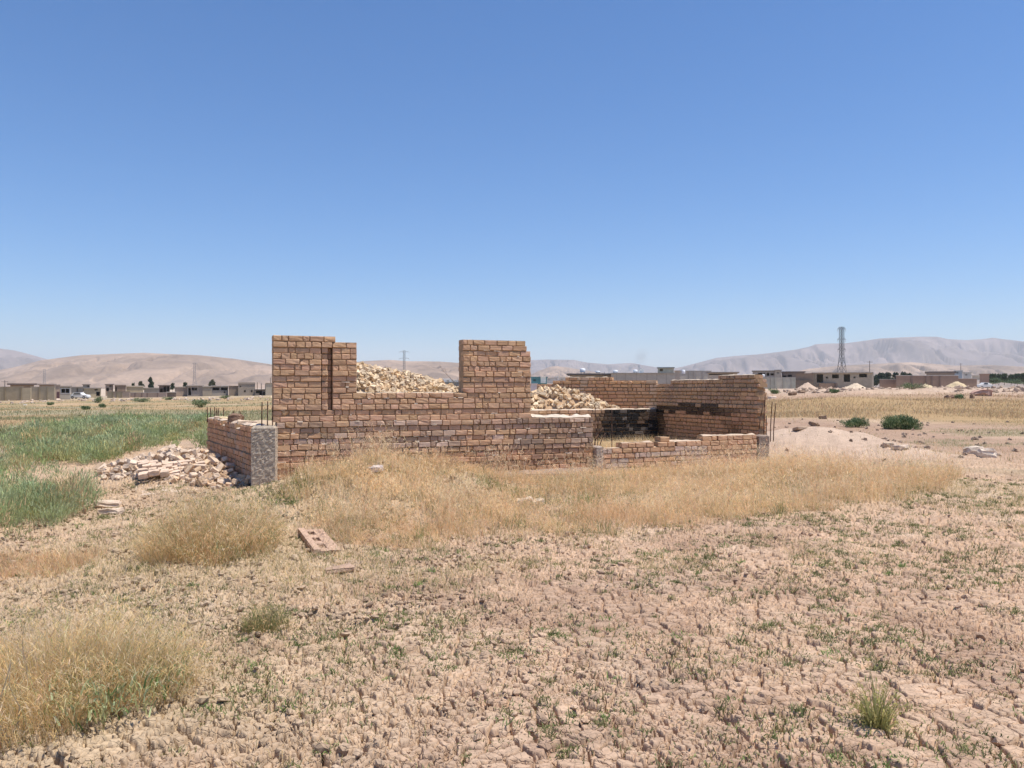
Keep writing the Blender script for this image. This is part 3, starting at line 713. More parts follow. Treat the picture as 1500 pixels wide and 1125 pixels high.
grass_field('green_grass', P_, h_, w_, l_, c_, 'olive green grass tufts growing through the dry bank', 'grass', m=M_LEAF)
# bright green patch at the foot of the wall and beside the pillar
ct = np.concatenate([np.array([gp(838, 708)[:2]])+RG.normal(0, 1, (40, 2))*np.array([.42, .16]), np.array([gp(425, 722)[:2]])+RG.normal(0, 1, (14, 2))*np.array([.16, .16]), np.array([gp(775, 725)[:2]])+RG.normal(0, 1, (22, 2))*np.array([.6, .2])])
P_, h_, w_, l_, c_ = tufts(ct, 40, .16, .10, .005, mixcol(len(ct), [(np.array([.20, .27, .07]), .7), (OLIV, .3)]))
grass_field('green_grass', P_, h_, w_, l_, c_, 'low bright green grass at the foot of the wall', 'grass', m=M_LEAF)
# two big tussocks and a small green one: things
def tussock(name, cx, cy, rx, ry, n, h0, w, mix, label, cat='grass clump', green=0, twigs=0):
    root = empty(name, (cx, cy, float(terr(cx, cy))), label, cat)
    ang = RG.uniform(0, 6.283, n); r = np.sqrt(RG.random(n)); wob = .72+.5*vn(np.cos(ang)*1.7+cx, np.sin(ang)*1.7+cy, 3)
    x = cx+np.cos(ang)*r*rx*wob; y = cy+np.sin(ang)*r*ry*wob
    hv = h0*(1.1-.55*r**2)*(.35+1.15*fbm(x*4.5, y*4.5, 9, 3))*RG.uniform(.4, 1.35, n)
    base = np.stack([x, y, terr(x, y)-.01], 1); col = mixcol(n, mix)
    lean = RG.uniform(.05, .6, n)**1.2+.4*r+.8*(RG.random(n) < .12); a2 = ang+RG.normal(0, .9, n)
    V, T, C = blades(base, hv, RG.uniform(.6, 1.3, n)*w, lean, col, None, a2)
    o0 = np.array(root.location)
    mb = MB(); mb.add(V-o0, None, T, C)
    k = np.where(RG.random(n) < .45)[0]; VV = V.reshape(-1, 5, 3)
    for rep in range(3):
        b0 = VV[k, 2]+(VV[k, 4]-VV[k, 2])*RG.uniform(.3, 1, (len(k), 1))
        V2, T2, C2 = blades(b0, hv[k]*RG.uniform(.1, .22, len(k)), w*RG.uniform(.8, 1.8, len(k)), RG.uniform(.7, 2.0, len(k)), col[k]*1.05); mb.add(V2-o0, None, T2, C2)
    mb.build('dry_blades', M_GRASS, root)
    if green:
        g = MB(); an = RG.uniform(0, 6.283, green); rr = np.sqrt(RG.random(green)); x = cx+rx*.55+np.cos(an)*rr*rx*.45; y = cy+np.sin(an)*rr*ry*.75-.1*ry
        base = np.stack([x, y, terr(x, y)+RG.uniform(0, .14, green)], 1)
        V, T, C = blades(base, RG.uniform(.03, .09, green), RG.uniform(.005, .011, green), RG.uniform(.2, 1.5, green), mixcol(green, [(GREY, .4), (OLIV, .5), (GREEN, .3)]), None)
        g.add(V-o0, None, T, C); g.build('green_leaves', M_LEAF, root)
    if twigs:
        for _ in range(twigs):
            t = MB()
            p = np.array([cx+random.uniform(-.5, .2)*rx, cy-random.uniform(.1, .9)*ry, 0]); p[2] = float(terr(p[0], p[1]))+.02
            d = np.array([random.uniform(-1, 1), random.uniform(-.4, .3), random.uniform(.25, .9)]); d /= np.linalg.norm(d); q = p.copy()
            for sgm in range(4):
                q2 = q+d*random.uniform(.05, .11); t.beam(q-o0, q2-o0, .0035-.0006*sgm, (.55, .47, .36), 4)
                if random.random() < .6:
                    e = d+RG.normal(0, .6, 3); e /= np.linalg.norm(e); t.beam(q2-o0, q2+e*.08-o0, .0016, (.55, .47, .36), 3)
                d = d+RG.normal(0, .22, 3); d /= np.linalg.norm(d); q = q2
            t.build('dead_twig', M_GRASS, root)
    return root
tussock('dry_grass_clump', -2.80, 7.62, .56, .85, 8500, .40, .0032, [(GOLD, .5), (PALEG, .25), (RUSS, .15), (OLIV, .22)], 'big golden dry grass clump in front of the brick heap', green=500)
tussock('dry_grass_clump', -2.28, 4.02, .66, .58, 8500, .36, .0021, [(GOLD*np.array([1, .99, .9]), .5), (PALEG, .4), (OLIV*1.3, .15), (RUSS, .08)], 'tangled yellow grass clump with green sprigs at the lower left corner', green=900, twigs=10)
g = gp(385, 925)
tussock('grass_tuft', g[0], g[1]+.05, .16, .13, 800, .15, .003, [(OLIV, .6), (GOLD, .35), (GREEN, .2)], 'small olive green grass tuft alone on bare soil between the two big clumps', 'grass tuft')
g = gp(1283, 1062)
tussock('weed', g[0], g[1], .055, .05, 230, .21, .006, [(np.array([.50, .46, .18]), .6), (OLIV*1.2, .5)], 'spindly yellow green weed standing on the cracked soil at the lower right', 'weed')
# low straw and stubble on the left foreground
def lit_d(x, y):
    a = x/np.maximum(y, .1)
    return sstep(-.02, -.3, a+.25*(fbm(x*.5, y*.5, 3, 3)-.5))*(.1+.9*sstep(.42, .62, fbm(x*1.1, y*1.1, 5, 4)))
pts = sample(26000, -9, .5, 3.0, 13, lit_d); n = len(pts)
grass_field('straw', pts, RG.uniform(.02, .10, n), RG.uniform(.0022, .004, n), RG.uniform(.5, 1.5, n), mixcol(n, [(GOLD, .5), (PALEG, .5), (OLIV, .2)]), 'thin straw and stubble on the left foreground soil', 'grass')
pts = np.stack([RG.normal(-2.85, .85, 9000), RG.normal(7.7, .95, 9000)], 1); pts = pts[vn(pts[:, 0]*2.5, pts[:, 1]*2.5, 66) > .38]; n = len(pts)
grass_field('straw', pts, RG.uniform(.03, .17, n), RG.uniform(.0024, .0042, n), RG.uniform(.3, 1.4, n), mixcol(n, [(GOLD, .4), (PALEG, .5), (OLIV*1.3, .3)]), 'pale trampled straw around the dry clump before the heap', 'grass')
pts = np.stack([RG.uniform(-6.2, -3.7, 9000), RG.uniform(6.3, 7.4, 9000)], 1); pts = pts[vn(pts[:, 0]*1.3, pts[:, 1]*2.2, 67) > .45]; n = len(pts)
grass_field('dry_grass', pts, RG.uniform(.03, .16, n), RG.uniform(.0024, .0042, n), RG.uniform(.3, 1.2, n), mixcol(n, [(RUSS, .6), (GOLD, .4)]), 'orange dry grass at the left edge below the green weeds', 'grass')
def edge_d(x, y):
    a = x/np.maximum(y, .1); return sstep(.45, .7, fbm(x*1.4, y*1.4, 6, 4))*sstep(10.8, 8.3, y-.38*x)*sstep(5.2, 7.3, y-.38*x)
pts = sample(9000, -2.5, 8.5, 5.5, 13.5, edge_d); n = len(pts)
grass_field('straw', pts, RG.uniform(.03, .14, n), RG.uniform(.0025, .0045, n), RG.uniform(.3, 1.3, n), mixcol(n, [(GOLD, .4), (PALEG, .3), (OLIV, .45)]), 'sparse straw along the near edge of the grassy bank', 'grass')
# small green weeds over the cracked soil
def weed_d(x, y): return (.16+.84*sstep(.46, .62, fbm(x*1.7, y*1.7, 27, 3)))*np.clip(7/y, .5, 1)
ct = sample(4300, -6, 9.5, 2.6, 13.5, lambda x, y: weed_d(x, y)*(np.abs(x) < .72*y+.5)); 
P_, h_, w_, l_, c_ = tufts(ct, 44, RG.uniform(.03, .13, len(ct)), RG.uniform(.018, .06, len(ct)), .0056, mixcol(len(ct), [(np.array([.19, .215, .085]), .5), (OLIV*.85, .4), (np.array([.20, .29, .09]), .10)]), (.3, 1.5))
grass_field('green_weeds', P_, h_, w_, l_, c_, 'small green weeds dotted over the cracked foreground soil', 'weeds', m=M_LEAF, zf=lambda x, y: terr(x, y)+crack_height(x, y, np.sqrt(x*x+y*y))+.002)
# clods
def clods(n, x0, x1, y0, y1, dens, s0, s1, name, label):
    p = sample(n, x0, x1, y0, y1, dens); n = len(p)
    ico = []; ph = (1+5**.5)/2
    for a, b in ((1, ph), (-1, ph), (1, -ph), (-1, -ph)): ico += [(0, a, b), (a, b, 0), (b, 0, a)]
    ico = np.array(ico)/math.sqrt(1+ph*ph)
    from itertools import combinations
    T = []
    e = 2/math.sqrt(1+ph*ph)+.01
    for t in combinations(range(12), 3):
        if all(np.linalg.norm(ico[i]-ico[j]) < e for i, j in combinations(t, 2)):
            v = ico[list(t)]; T.append(t if np.dot(np.cross(v[1]-v[0], v[2]-v[0]), v[0]) > 0 else (t[0], t[2], t[1]))
    T = np.array(T)
    sz = RG.uniform(0, 1, n)**4.5*(s1-s0)+s0
    V = ico[None]*RG.uniform(.65, 1.25, (n, 12, 1))*np.stack([RG.uniform(.8, 1.4, n), RG.uniform(.7, 1.1, n), RG.uniform(.5, .85, n)], 1)[:, None]*sz[:, None, None]
    V = np.einsum('nij,nkj->nki', randR(n, .35), V)
    z = terr(p[:, 0], p[:, 1])+crack_height(p[:, 0], p[:, 1], np.sqrt((p**2).sum(1)))
    V = V+np.stack([p[:, 0], p[:, 1], z+sz*.25], 1)[:, None]
    C = np.repeat(ground_colour(p[:, 0], p[:, 1])*RG.uniform(.82, 1.06, (n, 1)), 12, 0)
    mb = MB(); mb.add(V.reshape(-1, 3), None, (T[None]+(np.arange(n)*12)[:, None, None]).reshape(-1, 3), C)
    tag(mb.build(name, M_SOIL), label, 'soil', kind='stuff')
clods(24000, -7, 10, 2.6, 15, lambda x, y: (np.abs(x) < .75*y+.5)*(.10+.90*sstep(.40, .62, fbm(x*1.5, y*1.5, 37, 4)))*(.14+.86*sstep(.22, -.12, x/np.maximum(y, .1)))*np.clip(6/y, .35, 1), .006, .034, 'clods', 'clods of dry soil scattered over the foreground')
# ------------------------------------------------------------------ feathery green weeds on the left
def weed_plants(ct, H, per, col, w, name, label, R=.6):
    """bushy plants: every plant a spray of thin stems carrying short leaflets"""
    n = len(ct); mb = MB(); z = terr(ct[:, 0], ct[:, 1])
    N_ = n*per; c = np.repeat(np.concatenate([ct, z[:, None]], 1), per, 0); hh = np.repeat(H, per); cc = np.repeat(col, per, 0)*RG.uniform(.75, 1.25, (N_, 1))
    ang = RG.uniform(0, 6.283, N_); u = RG.random(N_)**.6; t = RG.random(N_)**.65
    rad = hh*R*u*(.35+.65*t); pos = c+np.stack([np.cos(ang)*rad, np.sin(ang)*rad, hh*t*(1-.35*u*u)-.01], 1)
    V, T, C = blades(pos, hh*RG.uniform(.10, .30, N_), np.repeat(np.clip(ct[:, 1]/11, .8, 2.2), per)*w*RG.uniform(.6, 1.5, N_), RG.uniform(.1, 1.1, N_), cc, None, ang+RG.normal(0, .7, N_)); mb.add(V, None, T, C)
    return tag(mb.build(name, M_LEAF), label, 'weeds', kind='stuff')
wp = [tuple(gp(*e)[:2]) for e in ((-160, 640), (0, 646), (60, 634), (110, 625), (200, 617), (300, 613), (318, 640), (305, 657), (225, 655), (175, 668), (150, 690), (140, 718), (100, 742), (128, 770), (118, 806), (60, 818), (-160, 822))]
def lw_d(x, y):
    ins = inpoly(x+.5*(vn(x*1.5, y*1.5, 7)-.5), y+.7*(vn(x*1.5, y*1.5, 8)-.5), wp)
    gap = 1-.55*np.exp(-((y-11.6-.4*(x+7))/1.0)**2)*(x > -9.5)
    return ins*gap*(.05+.95*sstep(.43, .56, fbm(x*.7, y*.7, 91, 3)))
ct = sample(1150, -28, -3.0, 8.0, 36, lambda x, y: lw_d(x, y)*np.clip(8.5/y, .3, 1))
H = RG.uniform(.12, .46, len(ct))*(1+.2*sstep(14, 22, ct[:, 1]))
weed_plants(ct, H, 190, mixcol(len(ct), [(GREY*1.08, .6), (np.array([.33, .40, .18]), .3), (OLIV*1.4, .22), (GOLD*.8, .10)]), .0075, 'green_weeds', 'feathery grey green weeds covering the ground left of the ruin', .8)
# ------------------------------------------------------------------ far fields of grass
def fld(n, dens, h0, w0, mix, name, label, amin, amax, d0, d1):
    a = RG.uniform(amin, amax, n*4); u = RG.random(n*4); d = 1/(1/d0+(1/d1-1/d0)*u); x = a*d; y = d
    k = np.where(RG.random(n*4) < dens(x, y))[0][:n]; x, y = x[k], y[k]; n = len(k)
    grass_field(name, np.stack([x, y], 1), h0*RG.uniform(.4, 1.2, n)*(.5+fbm(x*.15, y*.15, 7, 3)), w0*y/30*RG.uniform(.6, 1.4, n), RG.uniform(.1, 1.0, n), mixcol(n, mix), label, 'grass')
fld(22000, lambda x, y: .1+.9*sstep(.42, .6, fbm(x*.12, y*.2, 71, 4)), .15, .012, [(GOLD*.60, .45), (RUSS*.70, .35), (OLIV*.8, .3)], 'dry_grass', 'golden dry grass over the field left of and behind the ruin', -.72, .0, 26, 160)
fld(10000, lambda x, y: sstep(.46, .58, fbm(x*.08, y*.16, 51, 4)), .22, .014, [(GREY*.75, .6), (OLIV*.8, .5)], 'green_weeds', 'green streaks of weeds across the far left field', -.72, -.05, 34, 140)
fld(24000, lambda x, y: (.3+.7*sstep(.35, .55, fbm(x*.15, y*.2, 73, 4)))*sstep(34, 39, y+3*(fbm(x*.2, y*.1, 5, 2)-.5)*4)*sstep(86, 66, y), .22, .014, [(GOLD*.66, .7), (PALEG*.7, .2), (RUSS*.78, .4)], 'dry_grass', 'belt of yellow dry grass across the right field', .22, .75, 33, 90)
fld(9000, lambda x, y: sstep(.40, .6, fbm(x*.3, y*.5, 59, 4))*sstep(.42, .54, x/y), .07, .010, [(OLIV, .6), (GREY, .4), (RUSS, .2)], 'green_grass', 'low green growth on the flat ground at the right edge', .40, .75, 15.5, 34)
fld(2500, lambda x, y: sstep(.5, .7, fbm(x*.25, y*.3, 77, 4)), .10, .012, [(OLIV, .5), (GOLD, .6), (RUSS, .3)], 'dry_grass', 'thin dry tufts scattered over the right field', .22, .75, 16, 120)
# grass in the right room of the ruin and by the yard
pts = np.array([R0+U*RG.uniform(-.1, 2.6)-N*RG.uniform(.4, 2.7) for _ in range(7000)]); n = len(pts)
grass_field('dry_grass', pts, RG.uniform(.06, .34, n), RG.uniform(.003, .006, n), RG.uniform(.1, .9, n), mixcol(n, [(GOLD, .6), (PALEG, .4)]), 'yellow grass growing inside the room of the ruin', 'grass', zf=floor_z)
# ------------------------------------------------------------------ shrubs and stones in the field
def shrub(px, py, W, Hh, n, mix, label, group='shrubs in the field', leaf=.042, d=None):
    g = gp(px, py) if d is None else np.array([wpt(px, d), d, float(terr(wpt(px, d), d))])
    root = empty('shrub', tuple(g), label, 'shrub', group)
    lobes = [(random.uniform(-.34, .34)*W, random.uniform(-.3, .3)*W, random.uniform(.12, .62)*Hh, random.uniform(.14, .26)*W, random.uniform(.22, .40)*Hh) for _ in range(13)]+[(0, 0, .36*Hh, .30*W, .42*Hh)]*3
    k = RG.integers(0, len(lobes), n); L = np.array(lobes)[k]; v = RG.normal(0, 1, (n, 3)); v /= np.linalg.norm(v, axis=1)[:, None]; r = RG.random(n)**.45
    p = np.stack([L[:, 0]+v[:, 0]*r*L[:, 3], L[:, 1]+v[:, 1]*r*L[:, 3], np.maximum(L[:, 2]+v[:, 2]*r*L[:, 4], .01)], 1)
    V, T, C = blades(p, leaf*RG.uniform(.8, 2.4, n), leaf*RG.uniform(.25, .6, n), RG.uniform(.1, 1.2, n), mixcol(n, mix), None, np.arctan2(p[:, 1], p[:, 0])+RG.normal(0, .8, n))
    mb = MB(); mb.add(V, None, T, C); mb.build('foliage', M_LEAF, root)
    st = MB()
    for l in lobes:
        st.beam((l[0]*.15, l[1]*.15, -.05), (l[0]*.6, l[1]*.6, l[2]*.6), .012*W, (.2, .15, .1), 5, .007*W); st.beam((l[0]*.6, l[1]*.6, l[2]*.6), (l[0], l[1], l[2]+l[4]*.6), .007*W, (.2, .15, .1), 4, .002*W)
    st.build('stems', M_LEAF, root)
GM = [(np.array([.11, .175, .075]), .6), (GREY, .5), (np.array([.085, .13, .055]), .4)]
shrub(1319, 629, 1.32, .64, 8000, GM, 'large round green shrub on bare ground right of the pale mound')
shrub(1252, 626, .95, .40, 2200, GM, 'small grey green shrub just behind the pale mound')
for px, py, W, Hh, lab in ((143, 590, 1.5, 1.1, 'dark green shrub to the right of the white car'), (150, 597, .9, .4, 'low shrub in front of the dark shrub by the white car'), (73, 594, 1.2, .5, 'olive shrub in front of the tan compound wall'), (126, 600, .6, .25, 'little shrub alone below the white car'),
                          (294, 597, 1.7, .8, 'bright green shrub left of the tops of the rusty rods'), (330, 584, 2.2, .6, 'flat green shrub before the grey houses on the left'), (208, 589, 2.6, .7, 'wide low shrub before the pinkish compound wall'), (247, 586, 2.4, .7, 'pale green shrub at the right end of the pinkish compound wall'),
                          (1134, 577, 1.5, .65, 'grey green shrub before the concrete panel wall'), (1221, 576, 1.1, .45, 'small shrub on the stony ground before the row of open rooms'), (1405, 585, .9, .45, 'small green shrub on the stony ground in front of the long brown wall'), (1335, 570, 4.0, .9, 'wide shrub at the foot of the long brown wall')):
    shrub(px, py, W, Hh, 1100, GM, lab, leaf=.085)
def rock(px, py, L, W, H, label, col=(.6, .49, .39), group=None, name='stone'):
    return slab_stone(px, py, L, W, H, name, label, 'stone', np.array(col), group, seed=random.uniform(0, 50))
rock(1426, 664, .40, .26, .16, 'left one of two pale stones lying together at the right edge', (.66, .55, .44)); rock(1443, 669, .36, .3, .22, 'right one of two pale stones lying together at the right edge', (.68, .57, .46))
rock(1192, 624, .30, .24, .17, 'dark brown lump on top of the pale mound, left one', (.30, .21, .14)); rock(1206, 614, .28, .24, .22, 'taller brown lump behind the top of the pale mound', (.34, .24, .16)); rock(1172, 630, .34, .2, .08, 'flat brown slab on the left shoulder of the pale mound', (.40, .30, .22))
rock(1318, 657, .30, .24, .10, 'pale flat stone right of the pale mound top', (.62, .5, .40)); rock(1301, 655, .2, .16, .12, 'tan stone at the right shoulder of the pale mound', (.50, .39, .29))
rock(1437, 580, 1.5, 1.0, .65, 'big pinkish block with a dark side on the stony right field', (.52, .34, .27)); rock(1391, 585, .6, .45, .36, 'dark brown clod beside the small green shrub on the right', (.27, .17, .12)); rock(1424, 584, .45, .4, .42, 'upright brown clod right of the small green shrub', (.30, .20, .14))
rock(1160, 579, .9, .6, .42, 'dark earth lump before the concrete panel wall', (.25, .17, .12)); rock(1174, 576, .8, .6, .5, 'second dark earth lump before the concrete panel wall, the right one', (.29, .2, .14)); rock(1131, 584, .7, .4, .25, 'pale stone left of the dark earth lumps', (.72, .6, .5))
rock(37, 594, .4, .3, .15, 'white stone in the grass below the tan compound wall', (.8, .76, .7))
rock(768, 738, .20, .15, .08, 'pale stone half hidden at the near edge of the bank grass', (.66, .54, .42)); rock(788, 738, .16, .12, .07, 'second pale stone in the bank grass, the right one of a pair', (.64, .53, .41)); rock(552, 690, .15, .12, .07, 'whitish lump in the grass high on the bank', (.64, .55, .5))
# low strips of broken stone: far left, and the stony ground on the right
def strip(n, fpt, s0, s1, col, name, label):
    p = np.array([fpt() for _ in range(n)]); h = np.stack([RG.uniform(.5, 1.2, n), RG.uniform(.4, .9, n), RG.uniform(.3, .7, n)], 1)*RG.uniform(s0, s1, (n, 1))
    c = np.stack([p[:, 0], p[:, 1], terr(p[:, 0], p[:, 1])+h[:, 2]*.4], 1)
    V, Q, C = bricks(c, h, randR(n, .4), np.array(col)*RG.uniform(.6, 1.15, (n, 1)), bev=.2, jit=.02, chip=.9)
    mb = MB(); mb.add(V, Q, None, C); tag(mb.build(name, M_ROCK), label, 'rubble', kind='stuff')
def f1():
    t = random.random(); px = -20+170*t; py = 640-22*t+random.gauss(0, 2.0); g = gp(px, py); return g[:2]
strip(150, f1, .06, .17, (.60, .50, .38), 'stone_rubble', 'low strip of pale broken stones beyond the green weeds on the left')
def f2():
    a = random.uniform(.34, .75); d = random.uniform(88, 150); return (a*d, d)
strip(420, f2, .10, .42, (.50, .375, .28), 'stone_rubble', 'stony spoil scattered before the far walls on the right')
def f3():
    a = random.uniform(.28, .7); d = random.uniform(16, 33); return (a*d, d)
strip(110, f3, .015, .05, (.50, .38, .29), 'stone_rubble', 'small clods scattered around the pale mound')
def f4():
    a = random.uniform(-.66, -.3); d = random.uniform(125, 165); return (a*d, d)
strip(130, f4, .10, .40, (.60, .48, .38), 'stone_rubble', 'pale spoil in front of the far walls on the left')
def pile(px, py, W, H, label, col, d=150):
    g = np.array([wpt(px, d), d, float(terr(wpt(px, d), d))]); n = 30; a = np.linspace(-1, 1, n); X, Y = np.meshgrid(a*W/2, a*W*.4)
    q = np.sqrt((X/(W/2))**2+(Y/(W*.4))**2); Z = H*np.clip(1-q**1.6, 0, 1)**1.2*(.35+1.3*fbm(X*.9+px, Y*.9, 3, 4, .6))-.05
    i = np.arange(n-1)[:, None]*n+np.arange(n-1)[None]
    o = link('gravel_pile', make_mesh('gravel_pile', np.stack([X, Y, Z], -1).reshape(-1, 3), np.stack([i, i+1, i+n+1, i+n], -1).reshape(-1, 4), np.array(col)*RG.uniform(.85, 1.1, (n*n, 1)), True), M_ROCK)
    o.location = tuple(g); tag(o, label, 'gravel pile', 'gravel piles before the far walls')
pile(1357, 572, 3.8, 1.0, 'yellowish gravel pile before the middle of the long brown wall', (.56, .45, .29)); pile(1401, 571, 4.9, 1.2, 'yellow gravel pile at the right part of the long brown wall', (.58, .46, .29))
pile(1183, 572, 4.5, 1.0, 'pinkish spoil pile before the brown block of the row of rooms', (.55, .41, .31)); pile(1252, 571, 5.0, .9, 'pale spoil pile before the row of open rooms', (.62, .50, .37)); pile(172, 574, 3.0, .55, 'yellow sand pile behind the pinkish compound wall', (.56, .45, .29), 189)

# ------------------------------------------------------------------ far buildings
def holes_wall(mb, W, H, th, holes, col, y=0):
    """a front wall in the x-z plane with real openings"""
    xs = sorted({0, W, *[v for h in holes for v in (h[0], h[1])]}); zs = sorted({0, H, *[v for h in holes for v in (h[2], h[3])]})
    def solid(i, j):
        if i < 0 or j < 0 or i >= len(xs)-1 or j >= len(zs)-1: return False
        cx = (xs[i]+xs[i+1])/2; cz = (zs[j]+zs[j+1])/2
        return not any(h[0] < cx < h[1] and h[2] < cz < h[3] for h in holes)
    for i in range(len(xs)-1):
        for j in range(len(zs)-1):
            if not solid(i, j): continue
            a, b, c, d = xs[i], xs[i+1], zs[j], zs[j+1]
            mb.add([[a, y, c], [b, y, c], [b, y, d], [a, y, d]], [[0, 1, 2, 3]], None, col); mb.add([[a, y+th, c], [b, y+th, c], [b, y+th, d], [a, y+th, d]], [[3, 2, 1, 0]], None, col)
            if not solid(i-1, j): mb.add([[a, y, c], [a, y+th, c], [a, y+th, d], [a, y, d]], [[3, 2, 1, 0]], None, col)
            if not solid(i+1, j): mb.add([[b, y, c], [b, y+th, c], [b, y+th, d], [b, y, d]], [[0, 1, 2, 3]], None, col)
            if not solid(i, j-1): mb.add([[a, y, c], [b, y, c], [b, y+th, c], [a, y+th, c]], [[3, 2, 1, 0]], None, col)
            if not solid(i, j+1): mb.add([[a, y, d], [b, y, d], [b, y+th, d], [a, y+th, d]], [[0, 1, 2, 3]], None, col)
TANW = (.42, .345, .23); GREYW = (.36, .335, .29); BRNW = (.30, .215, .155); PINKW = (.42, .325, .25); PALEW = (.50, .455, .37)
def house(px0, px1, yt, yb, d, label, col=GREYW, holes=(), depth=6.0, roof=.22, over=.25, roofcol=(.34, .30, .27), frame=None, tank=None, door=None, name='house', cat='house', yaw=0.0, parapet=0, group=None):
    """holes in photo pixels (x0, x1, y0, y1); anything seen on it is a part"""
    x0 = wpt(px0, d); x1 = wpt(px1, d); zt = EYE-(yt-HY)/F*d; zb = EYE-(yb-HY)/F*d
    yaw = -math.atan2((x0+x1)/2, d); kx = math.cos(yaw)      # the houses stand square to the road they face
    W = (x1-x0)*kx; H = zt-zb; root = empty(name, (x0, d, zb), label, cat, group, yaw)
    hs = [((wpt(a, d)-x0)*kx, (wpt(b, d)-x0)*kx, EYE-(ybm-HY)/F*d-zb, EYE-(ytp-HY)/F*d-zb) for a, b, ytp, ybm in holes]
    hs = [(max(a, .1), min(b, W-.1), max(c, .0), min(e, H-.15)) for a, b, c, e in hs]
    mb = MB(); holes_wall(mb, W, H, .25, hs, np.array(col))
    for xa in (.125, W-.125): mb.box([xa, .25+depth/2, H/2-.3], [.12, depth/2, H/2+.3], np.array(col)*.97)
    mb.box([W/2, depth+.25+.125, H/2-.3], [W/2-.002, .12, H/2+.3], np.array(col)*.95)
    mb.box([W/2, .125, -.35], [W/2-.01, .12, .35], np.array(col)*.9)
    mb.build('wall', M_WALL, root)
    if roof: MB().box([W/2, depth/2+.15, H+roof/2], [W/2+over, depth/2+.25+over, roof/2], roofcol).build('roof_slab', M_WALL, root)
    if parapet: MB().box([W/2, .12, H+roof+parapet/2], [W/2, .1, parapet/2], np.array(col)).build('parapet', M_WALL, root)
    if frame is not None:
        for h in hs:
            f = MB(); t = .07; a, b, c, e = h
            for bx in (([(a+b)/2, -.02, e-t], [(b-a)/2, .04, t]), ([(a+b)/2, -.02, c+t], [(b-a)/2, .04, t]), ([a+t, -.02, (c+e)/2], [t, .04, (e-c)/2-2*t]), ([b-t, -.02, (c+e)/2], [t, .04, (e-c)/2-2*t]), ([(a+b)/2, -.02, (c+e)/2], [t*.6, .03, (e-c)/2-2*t])): f.box(bx[0], bx[1], frame)
            f.build('window_frame', M_PAINT, root)
    if door:
        a, b, ytp, ybm, dc = door; za = EYE-(ybm-HY)/F*d-zb; ze = EYE-(ytp-HY)/F*d-zb
        dd = MB().box([((wpt(a, d)+wpt(b, d))/2-x0)*kx, -.03, (za+ze)/2], [(wpt(b, d)-wpt(a, d))/2, .03, (ze-za)/2], dc).build('door', M_PAINT, root)
    return root, W, H
def compound(px0, px1, yt, yb, d, cols, label, pil=(), pcol=None, cope=(.45, .42, .38), th=.22, name='compound_wall', d1=None, xtra=None):
    d1 = d1 or d; P0 = np.array([wpt(px0, d), d]); P1_ = np.array([wpt(px1, d1), d1]); L = float(np.linalg.norm(P1_-P0)); yaw = math.atan2(P1_[1]-P0[1], P1_[0]-P0[0])
    zt = EYE-(yt-HY)/F*d; zb = EYE-(yb-HY)/F*d; root = empty(name, (P0[0], P0[1], zb), label, 'wall', None, yaw); H = zt-zb
    mb = MB(); n = 1+len(pil); xs = [0]+[(p-px0)/(px1-px0)*L for p in pil]+[L]
    for i in range(n): mb.box([(xs[i]+xs[i+1])/2, th/2, H/2-.4], [(xs[i+1]-xs[i])/2-.001, th/2, H/2+.4], np.array(cols[i % len(cols)])*RG.uniform(.93, 1.05))
    mb.build('panel', M_WALL, root)
    if cope: MB().box([L/2, th/2, H+.05], [L/2+.05, th/2+.06, .05], cope).build('coping', M_WALL, root)
    for x in xs[1:-1]: MB().box([x, -.05, H/2-.3], [.17, .08, H/2+.3], pcol if pcol is not None else np.array(cols[0])*.62).build('pillar', M_WALL, root)
    return root
# left
compound(-40, 33, 567, 587, 166, [TANW], 'tan compound wall panel at the left edge of the photo', (7, 30.5), cope=(.40, .33, .25))
compound(33, 45, 568, 588.5, 163, [(.46, .385, .26)], 'pale tan gate pier standing forward of the compound wall', (), cope=None, name='gate_pier')
compound(45, 80, 567, 584.5, 166, [(.47, .39, .27)], 'tan compound wall of three bays left of the red door', (57, 69), cope=(.46, .4, .33))
house(15, 50, 563.8, 585, 185, 'low house with a dark flat roof behind the tan wall', BRNW, (), 7, .35, .6, (.13, .10, .09)); house(57.5, 80, 564, 584, 188, 'brown roofed house behind the three bay tan wall', BRNW, (), 7, .3, .4, (.30, .24, .21))
house(80, 88, 564.5, 584, 170, 'pinkish end house with a dark red door', PINKW, (), 5, .2, .1, (.35, .3, .27), door=(83.5, 87, 574, 583.5, (.10, .045, .05)))
house(88, 103.5, 566.5, 584, 178, 'house with one wide dark window framed in white', GREYW, [(88.8, 103, 568.5, 576.5)], 6, .25, .3, (.36, .31, .27), frame=(.6, .6, .58))
house(104, 122, 567.5, 583, 201, 'grey blank house behind the white car', GREYW, [(112.5, 114, 569, 577)], 6, .2, .2)
house(121.5, 131.5, 563.7, 569.5, 196, 'small dark topped roof room right of the white car', (.30, .26, .22), [(128, 131, 564.5, 567.5)], 4, .15, .2, (.22, .18, .16), name='roof_room', cat='roof room')
house(123, 148, 569, 583, 192, 'tan house with two small dark windows right of the white car', TANW, [(138.5, 143, 570, 572), (141, 146.5, 574, 580)], 6, .2, .2)
house(154.5, 166, 563.5, 576, 205, 'stub of a house with stacked dark openings', PINKW, [(155.5, 159.5, 568, 573), (160, 163.5, 564.5, 566.5)], 5, .2, .2, (.24, .19, .17))
house(168, 184.5, 564.5, 576, 204, 'dark brown brick house next to the stacked openings', (.24, .175, .13), [(168.8, 171, 567, 573)], 5, .2, .1, (.40, .33, .28))
compound(157, 190, 574, 582, 188, [TANW, PINKW], 'tan low compound wall with a dark coping left of the pinkish one', (165, 171, 178), cope=(.25, .2, .16))
